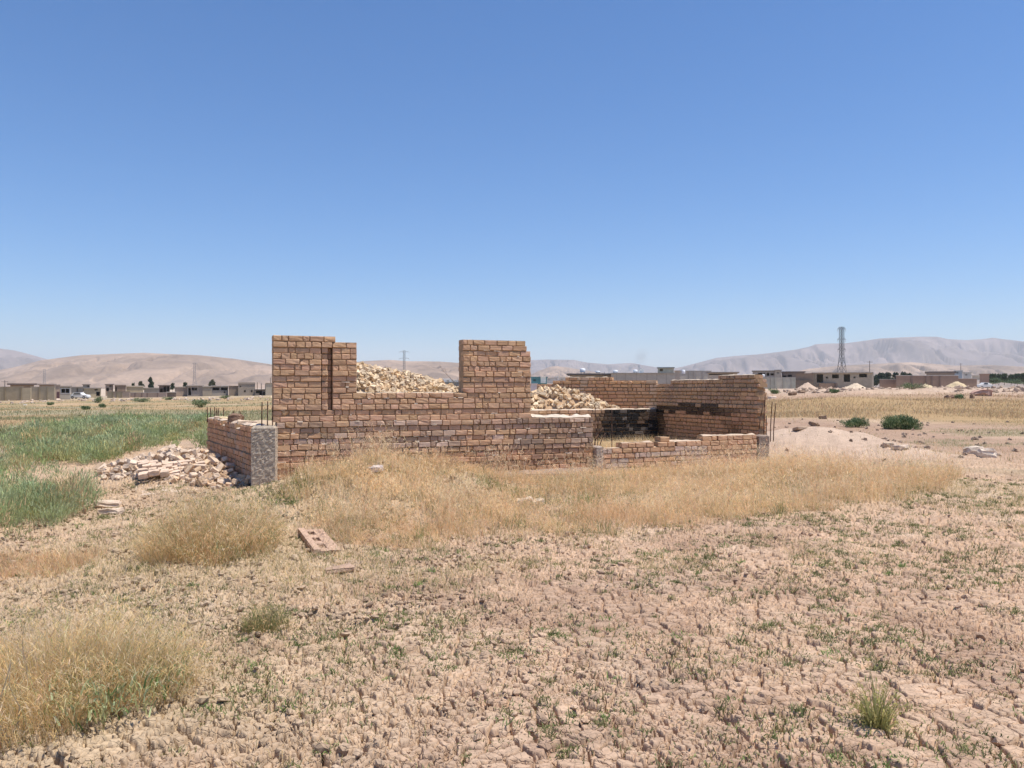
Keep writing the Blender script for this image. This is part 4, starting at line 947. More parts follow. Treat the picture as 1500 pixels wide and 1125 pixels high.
compound(190, 244, 575.5, 580.5, 190, [(.46, .36, .29), PINKW], 'long pinkish compound wall in five bays', (198, 208, 216, 231), pcol=(.24, .18, .15))
house(185, 210, 566.5, 578, 206, 'tan house with a pale roof line', TANW, (), 6, .25, .1, (.55, .48, .38)); house(211, 234, 569, 578, 214, 'long grey house below the dark pointed tree', GREYW, (), 6, .2, .2, (.42, .38, .33))
house(233, 249, 565, 577, 207, 'dark skeleton house with open bays', (.20, .15, .13), [(234, 238.5, 569, 575), (239.5, 243.5, 566, 574), (244.5, 248, 566, 574)], 5, .2, .3, (.21, .17, .15))
house(244.5, 258, 575, 580, 192, 'dark brown low shed at the end of the pinkish wall', (.20, .155, .12), (), 4, .15, .1, (.42, .38, .34), name='shed', cat='shed'); house(256, 274.5, 567.5, 579.5, 200, 'pinkish brown house with a pale left edge', PINKW, (), 5, .2, .1, (.5, .45, .38))
house(274.5, 297, 565.5, 579.5, 198, 'concrete frame house with black open bays and a white post', (.30, .26, .23), [(275.5, 279.5, 568, 578.5), (281, 285, 568, 572), (285.5, 288.5, 568, 572), (276, 280, 574, 579)], 5, .22, .3, (.40, .35, .31))
house(297, 310, 566.5, 579, 199, 'blank greyish house next to the frame house', (.34, .29, .225), (), 5, .2, .1, (.45, .4, .34))
house(310, 334.5, 566, 579, 200, 'grey house with two wide black openings and one tiny window', (.335, .305, .27), [(311.5, 321.5, 567.6, 571.8), (323.5, 333.5, 567.6, 571.8), (328, 330, 573, 576)], 5, .2, .2, (.46, .42, .38))
house(335, 349, 565.5, 579, 198, 'brown blank brick house of one storey', (.30, .235, .18), (), 5, .1, .05, (.35, .28, .22))
house(349, 374, 562.5, 580, 196, 'two storey brick house with two small windows', (.335, .28, .225), [(357.5, 360, 571.5, 574.5), (367.5, 370, 571.5, 574.5), (351, 353, 565, 567)], 6, .1, .02, (.30, .24, .2), parapet=.3)
house(373.5, 389, 571, 580.5, 194, 'low shed with dark doorways left of the tall brick stub', (.28, .24, .2), [(375, 382, 572, 576), (380, 384, 572, 580), (385, 388, 574, 580)], 4, .15, .1, (.2, .16, .14), name='shed', cat='shed')
house(389, 412, 561.5, 581, 192, 'pale blank house partly behind the tall brick stub', (.43, .38, .30), (), 6, .1, .05, (.35, .3, .25))
for px, yt in ((375, 560), (381, 561.5), (394.5, 553), (398.5, 552), (387, 562)):
    d = 197; x = wpt(px, d); z1 = EYE-(yt-HY)/F*d
    o = MB().beam((0, 0, 0), (0, 0, z1-.0), .10, (.30, .24, .19), 5).build('column_rod', M_RUST); o.location = (x, d+1, 0)
    tag(o, 'thin upright column bar above the low shed left of the tall brick stub', 'column bar', 'column bars above the far shed')
# middle
house(578, 606, 551, 572, 100, 'brown house with a thick dark roof seen through the window gap', (.21, .16, .125), [(602, 604.5, 553.5, 556.5)], 5, .25, .25, (.17, .13, .115))
compound(636, 692, 560, 575, 140, [(.30, .30, .29)], 'grey wall seen through the window gap beside the right stub', (), cope=(.4, .4, .39))
house(648, 660, 555.5, 562, 420, 'small white house beyond the grey wall', (.72, .74, .74), [(654.5, 658, 557, 559)], 8, .3, .2, (.75, .76, .76)); house(660, 684, 557, 562, 430, 'long low white house beyond the grey wall', (.66, .68, .68), [(663, 665, 558.5, 560), (680, 682, 556.8, 559)], 8, .3, .2, (.7, .71, .7))
house(778, 801, 553, 562.5, 300, 'teal green house behind the left end of the back wall', (.10, .27, .30), [(781, 785, 555.5, 558)], 8, .3, .4, (.13, .25, .28)); house(774, 787.5, 562.5, 580, 150, 'whitish wall standing between the right stub and the back wall', (.62, .58, .57), (), 5, .1, .05, (.6, .56, .55))
house(792, 799.5, 552.5, 558.5, 296, 'small white house in front of the teal one', (.66, .70, .66), (), 5, .2, .1, (.7, .7, .68)); house(801, 812, 554, 560, 560, 'grey distant house right of the teal one', (.50, .47, .43), [(803, 805, 555.5, 557)], 8, .3, .2); house(812, 818, 552, 560, 620, 'pale distant house with a white roof', (.62, .57, .52), [(814, 815.5, 554, 556)], 8, .4, .2, (.75, .72, .68)); house(819, 834, 553, 560, 600, 'wide distant pale house left of the grey panel house', (.52, .47, .41), [(822, 824, 555, 557), (828, 830, 555, 557)], 8, .4, .2, (.62, .57, .5))
h1, W1, H1 = house(835, 895, 549.3, 572, 118, 'brown grey house with a dark overhanging roof behind the back wall', (.27, .25, .215), (), 7, .22, .5, (.12, .115, .11))
h2, W2, H2 = house(895, 988, 547.2, 572, 116, 'long light grey concrete panel house behind the back wall', (.42, .40, .345), (), 7, .10, .06, (.36, .35, .32))
for px in (903, 916, 932, 947, 961, 975): MB().box([wpt(px, 116)-wpt(895, 116), -.012, H2/2], [.035, .02, H2/2-.01], (.31, .29, .25)).build('panel_joint', M_WALL, h2)
house(963.5, 987, 539, 547.2, 121, 'small roof room with a dark window on the concrete panel house', (.42, .38, .30), [(966.5, 971, 540.2, 543.6)], 3, .12, .12, (.26, .28, .29), name='roof_room', cat='roof room')
house(988, 996, 543.5, 565, 132, 'narrow beige house right of the roof room', (.47, .41, .33), (), 5, .1, .05, (.5, .45, .38))
compound(996, 1042, 543.8, 562, 150, [(.45, .42, .36), (.42, .40, .35)], 'low grey wall behind the tall side wall', (1010, 1018, 1030), pcol=(.36, .34, .31), cope=(.33, .33, .32))
house(1037, 1080, 546, 562, 128, 'carport with a long black opening behind the tall side wall', (.46, .41, .34), [(1038.5, 1074, 546.6, 549.2)], 5, .12, .3, (.30, .28, .26), name='carport', cat='carport')
def tank(px, yt, yb, d, wpx, label, col=(.80, .82, .84)):
    z0 = EYE-(yb-HY)/F*d; z1 = EYE-(yt-HY)/F*d; r = wpx/2/F*d; root = empty('water_tank', (wpt(px, d), d+1.2, z0), label, 'water tank', 'water tanks on the far roofs'); H = z1-z0
    an = np.arange(20)/20*2*math.pi; prof = [(r*.98, H*.28), (r, H*.3), (r, H*.55), (r*1.02, H*.57), (r, H*.6), (r, H*.86), (r*.8, H*.95), (r*.3, H), (.001, H)]
    V = np.array([[p*math.cos(a), p*math.sin(a), z] for p, z in prof for a in an]); i = np.arange(len(prof)-1)[:, None]*20+np.arange(20)[None]; j = np.arange(len(prof)-1)[:, None]*20+((np.arange(20)+1) % 20)[None]
    MB().add(V, np.stack([i, j, j+20, i+20], -1).reshape(-1, 4), None, col).build('tank_shell', M_PAINT, root, True)
    for a in (.78, 2.35, 3.93, 5.5): MB().beam((r*.8*math.cos(a), r*.8*math.sin(a), 0), (r*.8*math.cos(a), r*.8*math.sin(a), H*.29), .05, (.35, .36, .37)).build('leg', M_STEEL, root)
    MB().box([0, 0, H*.285], [r*.9, r*.9, .03], (.4, .41, .42)).build('stand', M_STEEL, root)
tank(854.5, 539.2, 547, 119, 8, 'tall white water tank on the dark overhanging roof'); tank(877, 543, 546.2, 119, 7, 'squat white water tank on the dark overhanging roof'); tank(903, 541.8, 546.8, 118, 7, 'leftmost white water tank on the concrete panel house'); tank(932.5, 541.2, 546.6, 118, 6.5, 'middle white water tank on the concrete panel house'); tank(1003.5, 541.5, 549.5, 128, 5, 'white water tank over the tall side wall')
tank(1120.5, 548, 553.5, 192, 4, 'white water tank on the house left of the stair tower')
g = MB(); an = np.linspace(0, 2*math.pi, 17)[:-1]; V = [[0, .12, 0]]+[[.42*math.cos(a), -.02, .42*math.sin(a)] for a in an]; g.add(V, None, [[0, 1+k, 1+(k+1) % 16] for k in range(16)], (.8, .82, .83)); g.beam((0, .1, 0), (0, .2, -.5), .03, (.4, .4, .4)); o = g.build('satellite_dish', M_PAINT); o.location = (wpt(940, 118), 118.6, EYE-(543.8-HY)/F*118); o.rotation_euler = (.3, 0, .3)
tag(o, 'white satellite dish on the roof of the concrete panel house', 'satellite dish')
# right
house(1102.5, 1135, 544, 566, 198, 'house with wide dark openings behind the concrete panel wall', (.34, .31, .28), [(1110.5, 1117, 546.3, 550.6), (1117.8, 1121, 546.3, 550.6), (1123, 1127, 546.3, 550.6), (1128.5, 1134, 547, 550)], 6, .2, .2, (.22, .21, .2))
house(1135, 1144.5, 542.5, 566, 196, 'pale stair tower with a tiny window', (.42, .37, .30), [(1138, 1141, 545.5, 547)], 4, .15, .1, (.3, .29, .28), name='stair_tower', cat='stair tower')
house(1145, 1178, 545.5, 566, 202, 'dark flat roofed house right of the stair tower', (.22, .185, .165), [(1146, 1152, 550, 553), (1154, 1160, 549, 552)], 6, .25, .3, (.20, .17, .16))
compound(1110, 1165.5, 553.3, 569, 176, [(.44, .425, .36), (.40, .395, .33), (.46, .43, .355)], 'long light concrete panel wall right of the ruin', (1130, 1136, 1148, 1160), pcol=(.37, .36, .31), cope=(.36, .35, .32))
house(1165.5, 1191, 547.5, 568.5, 184, 'brown brick block with a darker lower half', (.29, .215, .155), (), 6, .12, .05, (.25, .19, .15))
compound(1166, 1190.6, 557.5, 569, 182.5, [(.215, .17, .13)], 'low dark brown wall in front of the brown brick block', (), cope=(.2, .15, .12))
hr, WR, HR = house(1191, 1276, 547, 568, 186, 'row of open unfinished rooms with pale brick piers', (.40, .345, .265), [(1196.5, 1205.8, 548.3, 560.5), (1219, 1228.8, 548.6, 554.3), (1236, 1245, 548.6, 559.5), (1258, 1269, 547.9, 553), (1210, 1213, 552, 554.5), (1250, 1253, 552, 554)], 5, .22, .3, (.42, .37, .31))
compound(1200, 1272, 561.3, 567.5, 184, [BRNW, (.30, .22, .17), (.43, .42, .38), (.44, .43, .39), BRNW], 'low brown and grey wall closing the row of open rooms', (1223, 1231.5, 1239, 1256), cope=None)
compound(1272, 1280, 546, 566.5, 183, [(.47, .42, .35)], 'pale end pier at the right of the row of open rooms', (), cope=None, name='end_pier')
compound(1289, 1313, 556, 568.5, 168, [(.30, .21, .16)], 'lower left bay of the long brown wall', (), cope=(.42, .40, .36))
compound(1313, 1404, 550.5, 568.3, 166, [(.315, .225, .17), (.30, .21, .16)], 'long brown plastered wall in five bays on the right', (1335.5, 1356.5, 1365, 1377), pcol=(.22, .16, .13), cope=(.55, .51, .46))
compound(1404, 1431, 555, 567.5, 166.5, [(.32, .225, .165)], 'lower right bay of the long brown wall', (), cope=(.48, .42, .36))
house(1357, 1398, 546.8, 560, 230, 'house with a long dark roof behind the brown wall', (.30, .25, .22), (), 7, .5, .4, (.20, .165, .145)); house(1398, 1410, 543.5, 556, 250, 'blue grey house with pale windows behind the brown wall', (.40, .44, .47), [(1401, 1404, 545, 547)], 7, .2, .2, (.5, .52, .53)); house(1411, 1423, 546, 556, 255, 'small whitish house behind the right bay of the brown wall', (.60, .58, .55), [(1414, 1417, 548, 550)], 7, .2, .2, (.6, .57, .53)); house(1424, 1437, 550.5, 553, 240, 'thin pale roof line behind the right bay', (.5, .46, .4), (), 6, .2, .2, (.62, .57, .5)); house(1435, 1449, 548.5, 566, 215, 'reddish brown house beside the parked pickup', (.34, .235, .185), (), 6, .2, .2, (.36, .27, .22))
# vehicles
def car(px, py, d, label, col, facing=1, pickup=False, name='parked_car', cat='car'):
    z = float(terr(wpt(px, d), d)); root = empty(name, (wpt(px, d), d, z), label, cat)
    L = 4.3; s = facing
    prof = [(-2.15, .32), (-2.15, .78), (-2.05, .92), (-1.55, .98), (-1.15, 1.40), (.45, 1.42), (1.0, .98), (1.95, .86), (2.13, .65), (2.15, .32)] if not pickup else [(-2.3, .4), (-2.3, 1.0), (-.35, 1.0), (-.3, 1.55), (.75, 1.55), (1.25, 1.05), (2.2, .95), (2.3, .7), (2.3, .4)]
    mb = MB(); n = len(prof)
    def ring(y, k, sh=1.0): return [[s*x*(1 if zz < 1.0 else sh), y, zz] for x, zz in prof]
    V = np.array([[s*x, y*(.8 if zz > 1.05 else 1), zz] for y in (-.82, .82) for x, zz in prof]); i = np.arange(n); j = (i+1) % n
    mb.add(V, np.stack([i, j, j+n, i+n], 1), None, col); mb.T.append(np.array([[0, k, k+1] for k in range(1, n-1)]+[[n, n+k+1, n+k] for k in range(1, n-1)])+mb.n-2*n); mb.build('body', M_PAINT, root)
    g = [(-1.15, 1.02), (-.95, 1.32), (.38, 1.33), (.72, 1.02)] if not pickup else [(-.2, 1.1), (-.2, 1.46), (.65, 1.46), (.98, 1.1)]
    for sg in (-1, 1):
        MB().add([[s*x, sg*(.85 if k in (0, 3) else .69), zz] for k, (x, zz) in enumerate(g)], [[0, 1, 2, 3]] if sg < 0 else [[3, 2, 1, 0]], None, (.03, .035, .04)).build('side_window', M_GLASS, root)
        for x in (-1.3, 1.35):
            w = MB(); an = np.arange(14)/14*6.283; V = np.array([[s*x+.33*math.cos(a), sg*yy, .33+.33*math.sin(a)] for yy in (.68, .85) for a in an]); ii = np.arange(14); jj = (ii+1) % 14
            w.add(V, np.stack([ii, jj, jj+14, ii+14], 1), None, (.03, .03, .03)); w.T.append(np.array([[14, 14+k, 14+k+1] for k in range(1, 13)])+w.n-28); wo = w.build('wheel', M_GLASS, root)
            MB().beam((s*x, sg*.84, .33), (s*x, sg*.87, .33), .18, (.4, .4, .42), 10).build('rim', M_STEEL, wo)
    MB().box([s*2.12, -.5, .72], [.05, .2, .07], (.75, .76, .74)).build('headlight', M_PAINT, root); MB().box([s*2.12, .5, .72], [.05, .2, .07], (.75, .76, .74)).build('headlight', M_PAINT, root)
car(117, 585.2, 186, 'white parked car in front of the houses on the far left', (.80, .82, .84), 1)
car(1443.5, 567.5, 205, 'white parked pickup in front of the reddish brown house', (.74, .72, .68), -1, True, 'parked_pickup', 'pickup')
# pylons and poles
def pylon(px, yt, d, H, wb, wt, label, col=(.20, .21, .22), t=.13, arms=3, armw=3.2, waist=.45):
    x = wpt(px, d); zt = EYE-(yt-HY)/F*d; root = empty('power_pylon', (x, d, zt-H), label, 'power pylon', 'power pylons', .25)
    def half(z):
        k = z/H; return wb/2+(wt/2-wb/2)*min(k/waist, 1)
    mb = MB(); lv = list(np.linspace(0, waist*H, 5))+list(np.linspace(waist*H, H, 9))[1:]
    for a, b in zip(lv[:-1], lv[1:]):
        ha, hb = half(a), half(b)
        ca = [(-ha, -ha), (ha, -ha), (ha, ha), (-ha, ha)]; cb = [(-hb, -hb), (hb, -hb), (hb, hb), (-hb, hb)]
        for k in range(4):
            l = (k+1) % 4
            mb.beam((*ca[k], a), (*cb[k], b), t, col); mb.beam((*ca[k], a), (*cb[l], b), t*.55, col); mb.beam((*ca[l], a), (*cb[k], b), t*.55, col); mb.beam((*cb[k], b), (*cb[l], b), t*.6, col)
    mb.build('lattice_body', M_STEEL, root)
    for q in range(arms):
        z = H*(.965-.16*q); h = half(z)
        for sg in (-1, 1):
            m = MB(); e = (sg*(h+armw), 0, z+.1)
            for yy in (-h, h): m.beam((sg*h, yy, z), e, t*.7, col); m.beam((sg*h, yy, z+.9), e, t*.6, col)
            m.beam(e, (e[0], 0, z-1.2), t*.6, (.25, .22, .2))
            m.build('crossarm', M_STEEL, root)
pylon(1233, 479, 400, 32, 4.8, 1.6, 'tall dark power pylon on the right in front of the bluish mountain', (.04, .042, .047), .095, 3, 1.5, .55)
pylon(592, 513.5, 700, 36, 6, 1.6, 'grey power pylon seen above the rubble through the window gap', (.17, .18, .19), .11, 2, 3.6, .5)
pylon(285, 531.5, 900, 32, 5.5, 2.0, 'faint power pylon before the hill over the left houses', (.20, .2, .21), .10, 2, 2.0, .5); pylon(65, 541, 1100, 34, 6, 2.2, 'faint power pylon before the hill at the far left', (.24, .23, .23), .11, 2, 2.2, .5)
def pole(px, yt, yb, d, label, r=.12):
    z0 = EYE-(yb-HY)/F*d; z1 = EYE-(yt-HY)/F*d; root = empty('utility_pole', (wpt(px, d), d, z0-.5), label, 'utility pole', 'utility poles')
    MB().beam((0, 0, 0), (0, 0, z1-z0+.5), r, (.22, .19, .17), 7, r*.6).build('post', M_WALL, root); MB().beam((-.7, 0, z1-z0+.2), (.7, 0, z1-z0+.2), .06, (.22, .19, .17)).build('crossarm', M_WALL, root)
pole(1274, 528.5, 560, 190, 'thin dark utility pole beside the right end of the row of open rooms'); pole(1407.5, 532, 556, 300, 'far utility pole above the right part of the brown wall', .16); pole(7, 557, 584, 168, 'short pole at the left edge by the tan wall'); pole(885.5, 545, 558, 117, 'thin pole on the dark overhanging roof', .05)
# trees
def tree(px, yt, yb, d, wpx, n, mix, label, group, lobes=7, leaf=.35):
    z0 = EYE-(yb-HY)/F*d; H = (yb-yt)/F*d; W = wpx/F*d; root = empty('tree', (wpt(px, d), d, z0), label, 'tree', group)
    tr = MB(); tr.beam((0, 0, -.5), (.05*W, 0, H*.45), .05*H*.5, (.13, .10, .08), 7, .03*H*.5); lb = []
    for k in range(lobes):
        t = (k+.5)/lobes; a = random.uniform(0, 6.28); rr = W*.28*math.sin(math.pi*min(1, .25+t*.75))*random.uniform(.3, 1.2)
        c = (math.cos(a)*rr, math.sin(a)*rr, H*(.16+.70*t)); s = W*random.uniform(.26, .40)*(1.15-.5*t); lb.append((*c, s, H*random.uniform(.10, .18))); tr.beam((.03*W, 0, H*.35), c, .018*H*.5, (.13, .10, .08), 5, .006*H)
    tr.build('trunk', M_LEAF, root)
    k = RG.integers(0, lobes, n); L = np.array(lb)[k]; v = RG.normal(0, 1, (n, 3)); v /= np.linalg.norm(v, axis=1)[:, None]; r = RG.random(n)**.4
    p = L[:, :3]+v*r[:, None]*np.stack([L[:, 3], L[:, 3], L[:, 4]], 1)
    V, T, C = blades(p, leaf*RG.uniform(.6, 1.6, n), leaf*RG.uniform(.4, .9, n), RG.uniform(0, 2.2, n), mixcol(n, mix)); mb = MB(); mb.add(V, None, T, C); mb.build('crown', M_LEAF, root)
DK = [(np.array([.05, .075, .045]), .6), (np.array([.075, .10, .055]), .4)]; OV = [(np.array([.13, .13, .08]), .6), (np.array([.10, .11, .065]), .4)]
tree(220.5, 552.5, 573, 230, 8.5, 1500, DK, 'dark pointed tree standing above the far left roofs', 'trees among the far left houses', 9); tree(206, 558.5, 573, 228, 10, 900, OV, 'olive round tree left of the dark pointed tree', 'trees among the far left houses'); tree(195, 561, 573, 228, 6, 500, DK, 'small dark tree left of the olive round tree', 'trees among the far left houses')
tree(311, 556.5, 572, 225, 13, 1100, OV, 'wide bare looking tree behind the grey houses', 'trees among the far left houses'); tree(271, 560, 572, 226, 9, 700, DK, 'low dark tree above the pinkish brown house', 'trees among the far left houses'); tree(253, 561.5, 572, 232, 8, 500, DK, 'dim small tree right of the skeleton house', 'trees among the far left houses')
for px, yt, w, lab in ((1283, 549, 10, 'leftmost bluish tree of the grove between the rooms and the brown wall'), (1291, 545, 13, 'second tree of the dark grove behind the brown wall'), (1301, 544, 14, 'tallest tree in the middle of the dark grove behind the brown wall'), (1312, 544.5, 13, 'fourth tree of the dark grove behind the brown wall'), (1323, 544.5, 13, 'fifth tree of the dark grove behind the brown wall'), (1332, 546, 10, 'rightmost tree of the dark grove behind the brown wall'), (1279, 556, 8, 'low bush like tree beside the pale end pier')):
    tree(px, yt, 566, 235, w*1.45, 1500, DK+[(np.array([.07, .09, .08]), .5)], lab, 'grove behind the brown wall')
for k, (px, yt, w, lab) in enumerate(((1446, 549, 12, 'tree nearest the reddish brown house in the green row'), (1454, 546.5, 13, 'second tree of the green row at the right edge'), (1463, 548, 12, 'third tree of the green row, a low one'), (1471, 546.8, 13, 'fourth tree of the green row at the right edge'), (1481, 548.4, 13, 'fifth tree of the green row, broad and low'), (1490, 547, 13, 'sixth tree of the green row at the right edge'), (1499, 546, 13, 'tree cut by the right edge of the photo'), (1510, 546, 14, 'tree just past the right edge of the green row'))):
    tree(px, yt, 562, 260, w*1.4, 1500, DK+[(np.array([.09, .13, .06]), .6)], lab, 'green row of trees on the far right')
for px, w, yt, lab in ((1458, 24, 554, 'pale green bush in front of the row of trees, left one'), (1486, 26, 556, 'pale green bush in front of the row of trees, right one')):
    tree(px, yt, 563, 225, w, 900, [(np.array([.17, .22, .13]), .6), (np.array([.12, .17, .08]), .5)], lab, 'bushes before the green row', 6)
# bare twig bush behind the window gap
o_ = MB(); b0 = np.array([0, 0, 0.0])
def br(p, d_, L, r, lv):
    q = p+d_*L; o_.beam(p, q, r, (.24, .17, .13), 4, r*.7)
    if lv:
        for _ in range(2):
            e = d_+RG.normal(0, .35, 3); e /= np.linalg.norm(e); br(p+d_*L*random.uniform(.5, 1), e, L*.6, r*.6, lv-1)
for dx, dz in ((-.35, 1), (.1, 1), (.35, .9), (-.1, .8)):
    v = np.array([dx, 0, dz]); v /= np.linalg.norm(v); br(b0, v, .30 if dx > -.3 else .42, .007, 3)
o = o_.build('bare_twig', M_RUST); o.location = (wpt(674, 14.3), 14.3, 1.30); tag(o, 'bare brown twig growing from the rubble beside the right brick stub', 'twig')

# ------------------------------------------------------------------ hills and mountains
def ridge(name, prof, d, depth, col, seed, rough=.20, foot=0):
    """a range built at distance d whose crest follows prof (photo column, photo row)"""
    pp = np.array(prof, float); nx = 760; nd = 92; px = np.linspace(pp[0, 0], pp[-1, 0], nx); crest = EYE-(np.interp(px, pp[:, 0], pp[:, 1])-HY)/F*d
    t = np.linspace(-1, 1, nd); P, Tt = np.meshgrid(px, t, indexing='ij'); dd = d+Tt*depth; X = (P-CX)/F*d*(1+Tt*depth/d*.9); Y = dd
    sc_ = depth
    n1 = fbm(X/(sc_*.28), Y/(sc_*.28), seed, 6, .52); rid = 1-np.abs(fbm(X/(sc_*.42), Y/(sc_*.6), seed+20, 4)*2-1)
    gul = 1-np.abs(fbm(X/(sc_*.11)+1.5*fbm(X/(sc_*.3), Y/(sc_*.3), seed+60, 2), Y/(sc_*.55), seed+61, 4, .55)*2-1)
    sh = np.clip(1-np.abs(Tt)**1.25, 0, 1)**.95
    cz = np.repeat(crest[:, None], nd, 1); w_ = 1-np.exp(-(Tt/.18)**2)
    Z = cz*sh*(1+w_*rough*3*((n1-.5)*1.5+(rid-.7)))-cz*w_*.30*sstep(.72, 1.0, gul)*sh-6
    Z = np.minimum(Z, EYE+(cz-EYE)*(dd/d)*.985); Z[:, nd//2] = crest; Z[:, nd//2+1:] = np.minimum(Z[:, nd//2+1:], cz[:, nd//2+1:]*.99)
    cn = fbm(X/(sc_*.16), Y/(sc_*.16), seed+40, 4); C = np.array(col)*(.72+.56*cn)[..., None]; C = C*(1-.28*sstep(.5, .7, rid*.6+n1*.4-.1))[..., None]; C = C*(1-.22*sstep(.52, .62, fbm(X/(sc_*.05), Y/(sc_*.05), seed+70, 4)))[..., None]
    i = np.arange(nx-1)[:, None]*nd+np.arange(nd-1)[None]
    tag(link(name, make_mesh(name, np.stack([X, Y, Z], -1).reshape(-1, 3), np.stack([i, i+nd, i+nd+1, i+1], -1).reshape(-1, 4), C.reshape(-1, 3), True), M_HILL), kind='structure')
ridge('hill', [(-260, 560), (-120, 556), (-40, 549), (20, 538), (60, 527.5), (100, 522.5), (120, 520), (160, 518.5), (210, 516.5), (250, 518.5), (290, 520), (340, 525), (400, 534), (440, 538), (480, 535), (530, 529), (570, 527), (600, 529), (620, 529), (645, 529.5), (680, 532), (720, 537), (760, 545), (800, 556), (840, 566)], 2600, 900, (.345, .245, .175), 5)
ridge('hill', [(740, 562), (770, 552), (790, 543), (805, 537.5), (815, 536), (830, 538), (850, 541.5), (880, 546), (920, 551), (980, 556), (1040, 562)], 3400, 600, (.35, .25, .18), 15)
ridge('hill', [(1040, 562), (1110, 552), (1160, 546), (1185, 540), (1230, 535.5), (1290, 532.5), (1335, 530.5), (1370, 533), (1400, 535.5), (1450, 534.5), (1500, 537), (1580, 535), (1700, 545), (1800, 560)], 2900, 600, (.37, .265, .19), 25)
ridge('mountain', [(-420, 540), (-250, 512), (-120, 500), (-40, 507), (0, 510.5), (20, 513), (40, 518), (60, 523.5), (100, 535), (160, 555)], 5600, 1300, (.26, .20, .17), 35)
ridge('mountain', [(690, 550), (740, 534), (775, 527.5), (800, 526.5), (840, 527), (860, 531), (890, 533.5), (925, 531.5), (950, 536), (980, 541), (1010, 549), (1060, 560)], 6600, 1100, (.25, .20, .18), 45)
ridge('mountain', [(900, 560), (950, 546), (1000, 537), (1020, 532), (1050, 524), (1080, 521), (1110, 519), (1140, 515.5), (1165, 512), (1185, 508), (1195, 504), (1215, 503), (1240, 502.5), (1270, 498.5), (1290, 495.5), (1320, 494), (1345, 493), (1372, 493), (1390, 496.5), (1415, 498), (1440, 496.5), (1455, 494.5), (1470, 496.5), (1500, 500), (1560, 503), (1640, 512), (1760, 530), (1900, 555)], 6200, 1400, (.25, .195, .175), 55)
# ------------------------------------------------------------------ haze and a smudge of smoke
def volume_mat(name, dens, col, aniso=0.0, noise=None):
    m = bpy.data.materials.new(name); m.use_nodes = True; nt = m.node_tree; nt.nodes.remove(nt.nodes['Principled BSDF'])
    v = nt.nodes.new('ShaderNodeVolumePrincipled'); v.inputs['Color'].default_value = (*col, 1); v.inputs['Density'].default_value = dens; v.inputs['Anisotropy'].default_value = aniso
    nt.links.new(v.outputs[0], nt.nodes['Material Output'].inputs['Volume'])
    return m, nt, v
HAZE = 0.000105
hz = MB(); hz.box([0, 4500, 205], [9000, 6000, 225], (1, 1, 1)); o = hz.build('haze', volume_mat('haze_air', HAZE, (.80, .87, .96), .1)[0]); tag(o, kind='stuff')
m, nt, v = volume_mat('smoke_air', .02, (.35, .36, .38)); 
tc = nt.nodes.new('ShaderNodeTexCoord'); gr = nt.nodes.new('ShaderNodeTexGradient'); gr.gradient_type = 'SPHERICAL'; nz = nt.nodes.new('ShaderNodeTexNoise'); nz.inputs['Scale'].default_value = 2.2; nz.inputs['Detail'].default_value = 3
ml = nt.nodes.new('ShaderNodeMath'); ml.operation = 'MULTIPLY'; m2 = nt.nodes.new('ShaderNodeMath'); m2.operation = 'MULTIPLY'; m2.inputs[1].default_value = .05
nt.links.new(tc.outputs['Object'], gr.inputs[0]); nt.links.new(tc.outputs['Object'], nz.inputs['Vector']); nt.links.new(gr.outputs['Fac'], ml.inputs[0]); nt.links.new(nz.outputs['Fac'], ml.inputs[1]); nt.links.new(ml.outputs[0], m2.inputs[0]); nt.links.new(m2.outputs[0], v.inputs['Density'])
sm = MB(); th = np.linspace(0, math.pi, 10); ph = np.arange(16)/16*2*math.pi
V = np.array([[math.sin(a)*math.cos(b), math.sin(a)*math.sin(b), math.cos(a)] for a in th for b in ph]); i = np.arange(9)[:, None]*16+np.arange(16)[None]; j = np.arange(9)[:, None]*16+((np.arange(16)+1) % 16)[None]
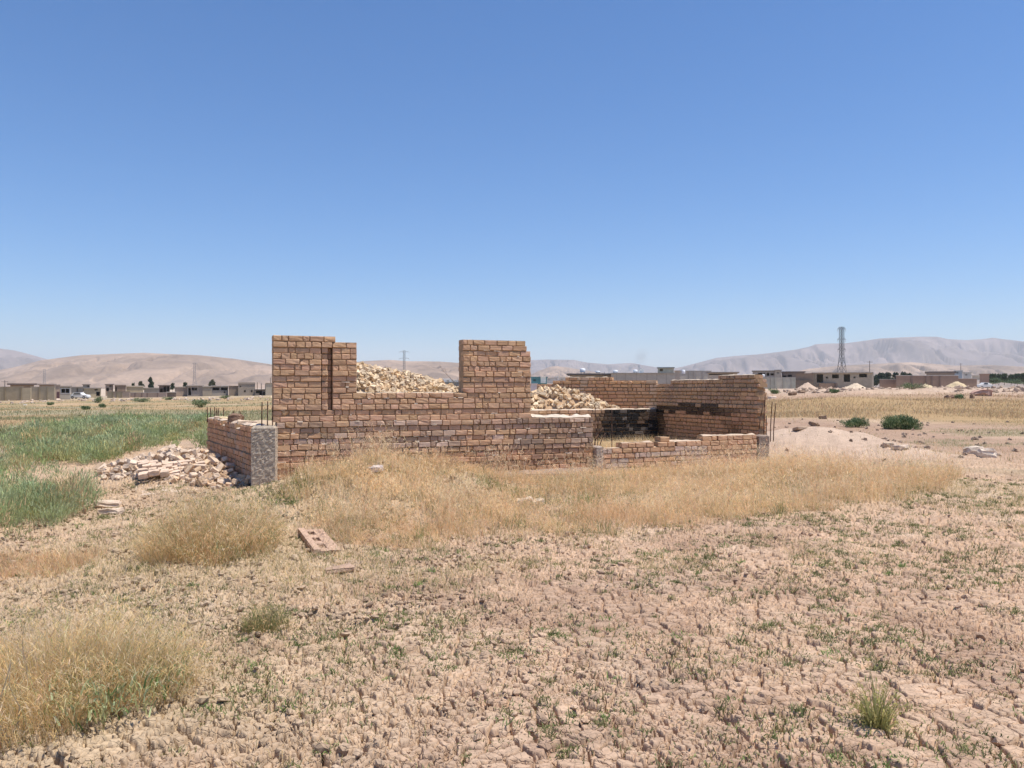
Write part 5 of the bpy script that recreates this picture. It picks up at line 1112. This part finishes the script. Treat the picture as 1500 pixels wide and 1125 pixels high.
sm.add(V, np.stack([i, i+16, j+16, j], -1).reshape(-1, 4), None, (1, 1, 1)); o = sm.build('smoke', m); d = 900; o.location = (wpt(939, d), d, EYE-(523-HY)/F*d); o.scale = (9, 9, 12); o.rotation_euler = (0, .5, 0); tag(o, 'faint grey puff of smoke above the concrete panel house', 'smoke', kind='stuff')

# ------------------------------------------------------------------ light, sky, camera
EL, AZ = math.radians(70), math.radians(100)          # azimuth from the view direction, clockwise
sd = Vector((math.cos(EL)*math.sin(AZ), math.cos(EL)*math.cos(AZ), math.sin(EL)))
L = bpy.data.lights.new('sun', 'SUN'); L.energy = 4.8; L.angle = math.radians(.53); L.color = (1.0, .925, .81)
so = bpy.data.objects.new('sun', L); COL.objects.link(so); so.rotation_euler = sd.to_track_quat('Z', 'Y').to_euler()
w = bpy.data.worlds.new('World'); sc.world = w; w.use_nodes = True; nt = w.node_tree
sk = nt.nodes.new('ShaderNodeTexSky'); sk.sky_type = 'NISHITA'; sk.sun_disc = False; sk.sun_elevation = EL; sk.sun_rotation = AZ
sk.altitude = 400; sk.air_density = 1.0; sk.dust_density = .8; sk.ozone_density = 10
hs_ = nt.nodes.new('ShaderNodeHueSaturation'); hs_.inputs['Saturation'].default_value = 1.14
nt.links.new(sk.outputs[0], hs_.inputs['Color']); nt.links.new(hs_.outputs[0], nt.nodes['Background'].inputs[0]); nt.nodes['Background'].inputs[1].default_value = .129
cam = bpy.data.cameras.new('camera'); co = bpy.data.objects.new('camera', cam); COL.objects.link(co); sc.camera = co
cam.sensor_width = 36; cam.sensor_fit = 'HORIZONTAL'; cam.lens = F/1500*36; cam.clip_start = .05; cam.clip_end = 40000
co.location = (0, 0, EYE); co.rotation_euler = (math.pi/2+math.atan((HY-562.5)/F), 0, 0)
sc.view_settings.view_transform = 'Standard'; sc.view_settings.look = 'None'; sc.view_settings.exposure = .2; sc.view_settings.gamma = 1
sc.cycles.use_denoising = True; sc.cycles.max_bounces = 6; sc.cycles.volume_bounces = 1; sc.cycles.transparent_max_bounces = 8
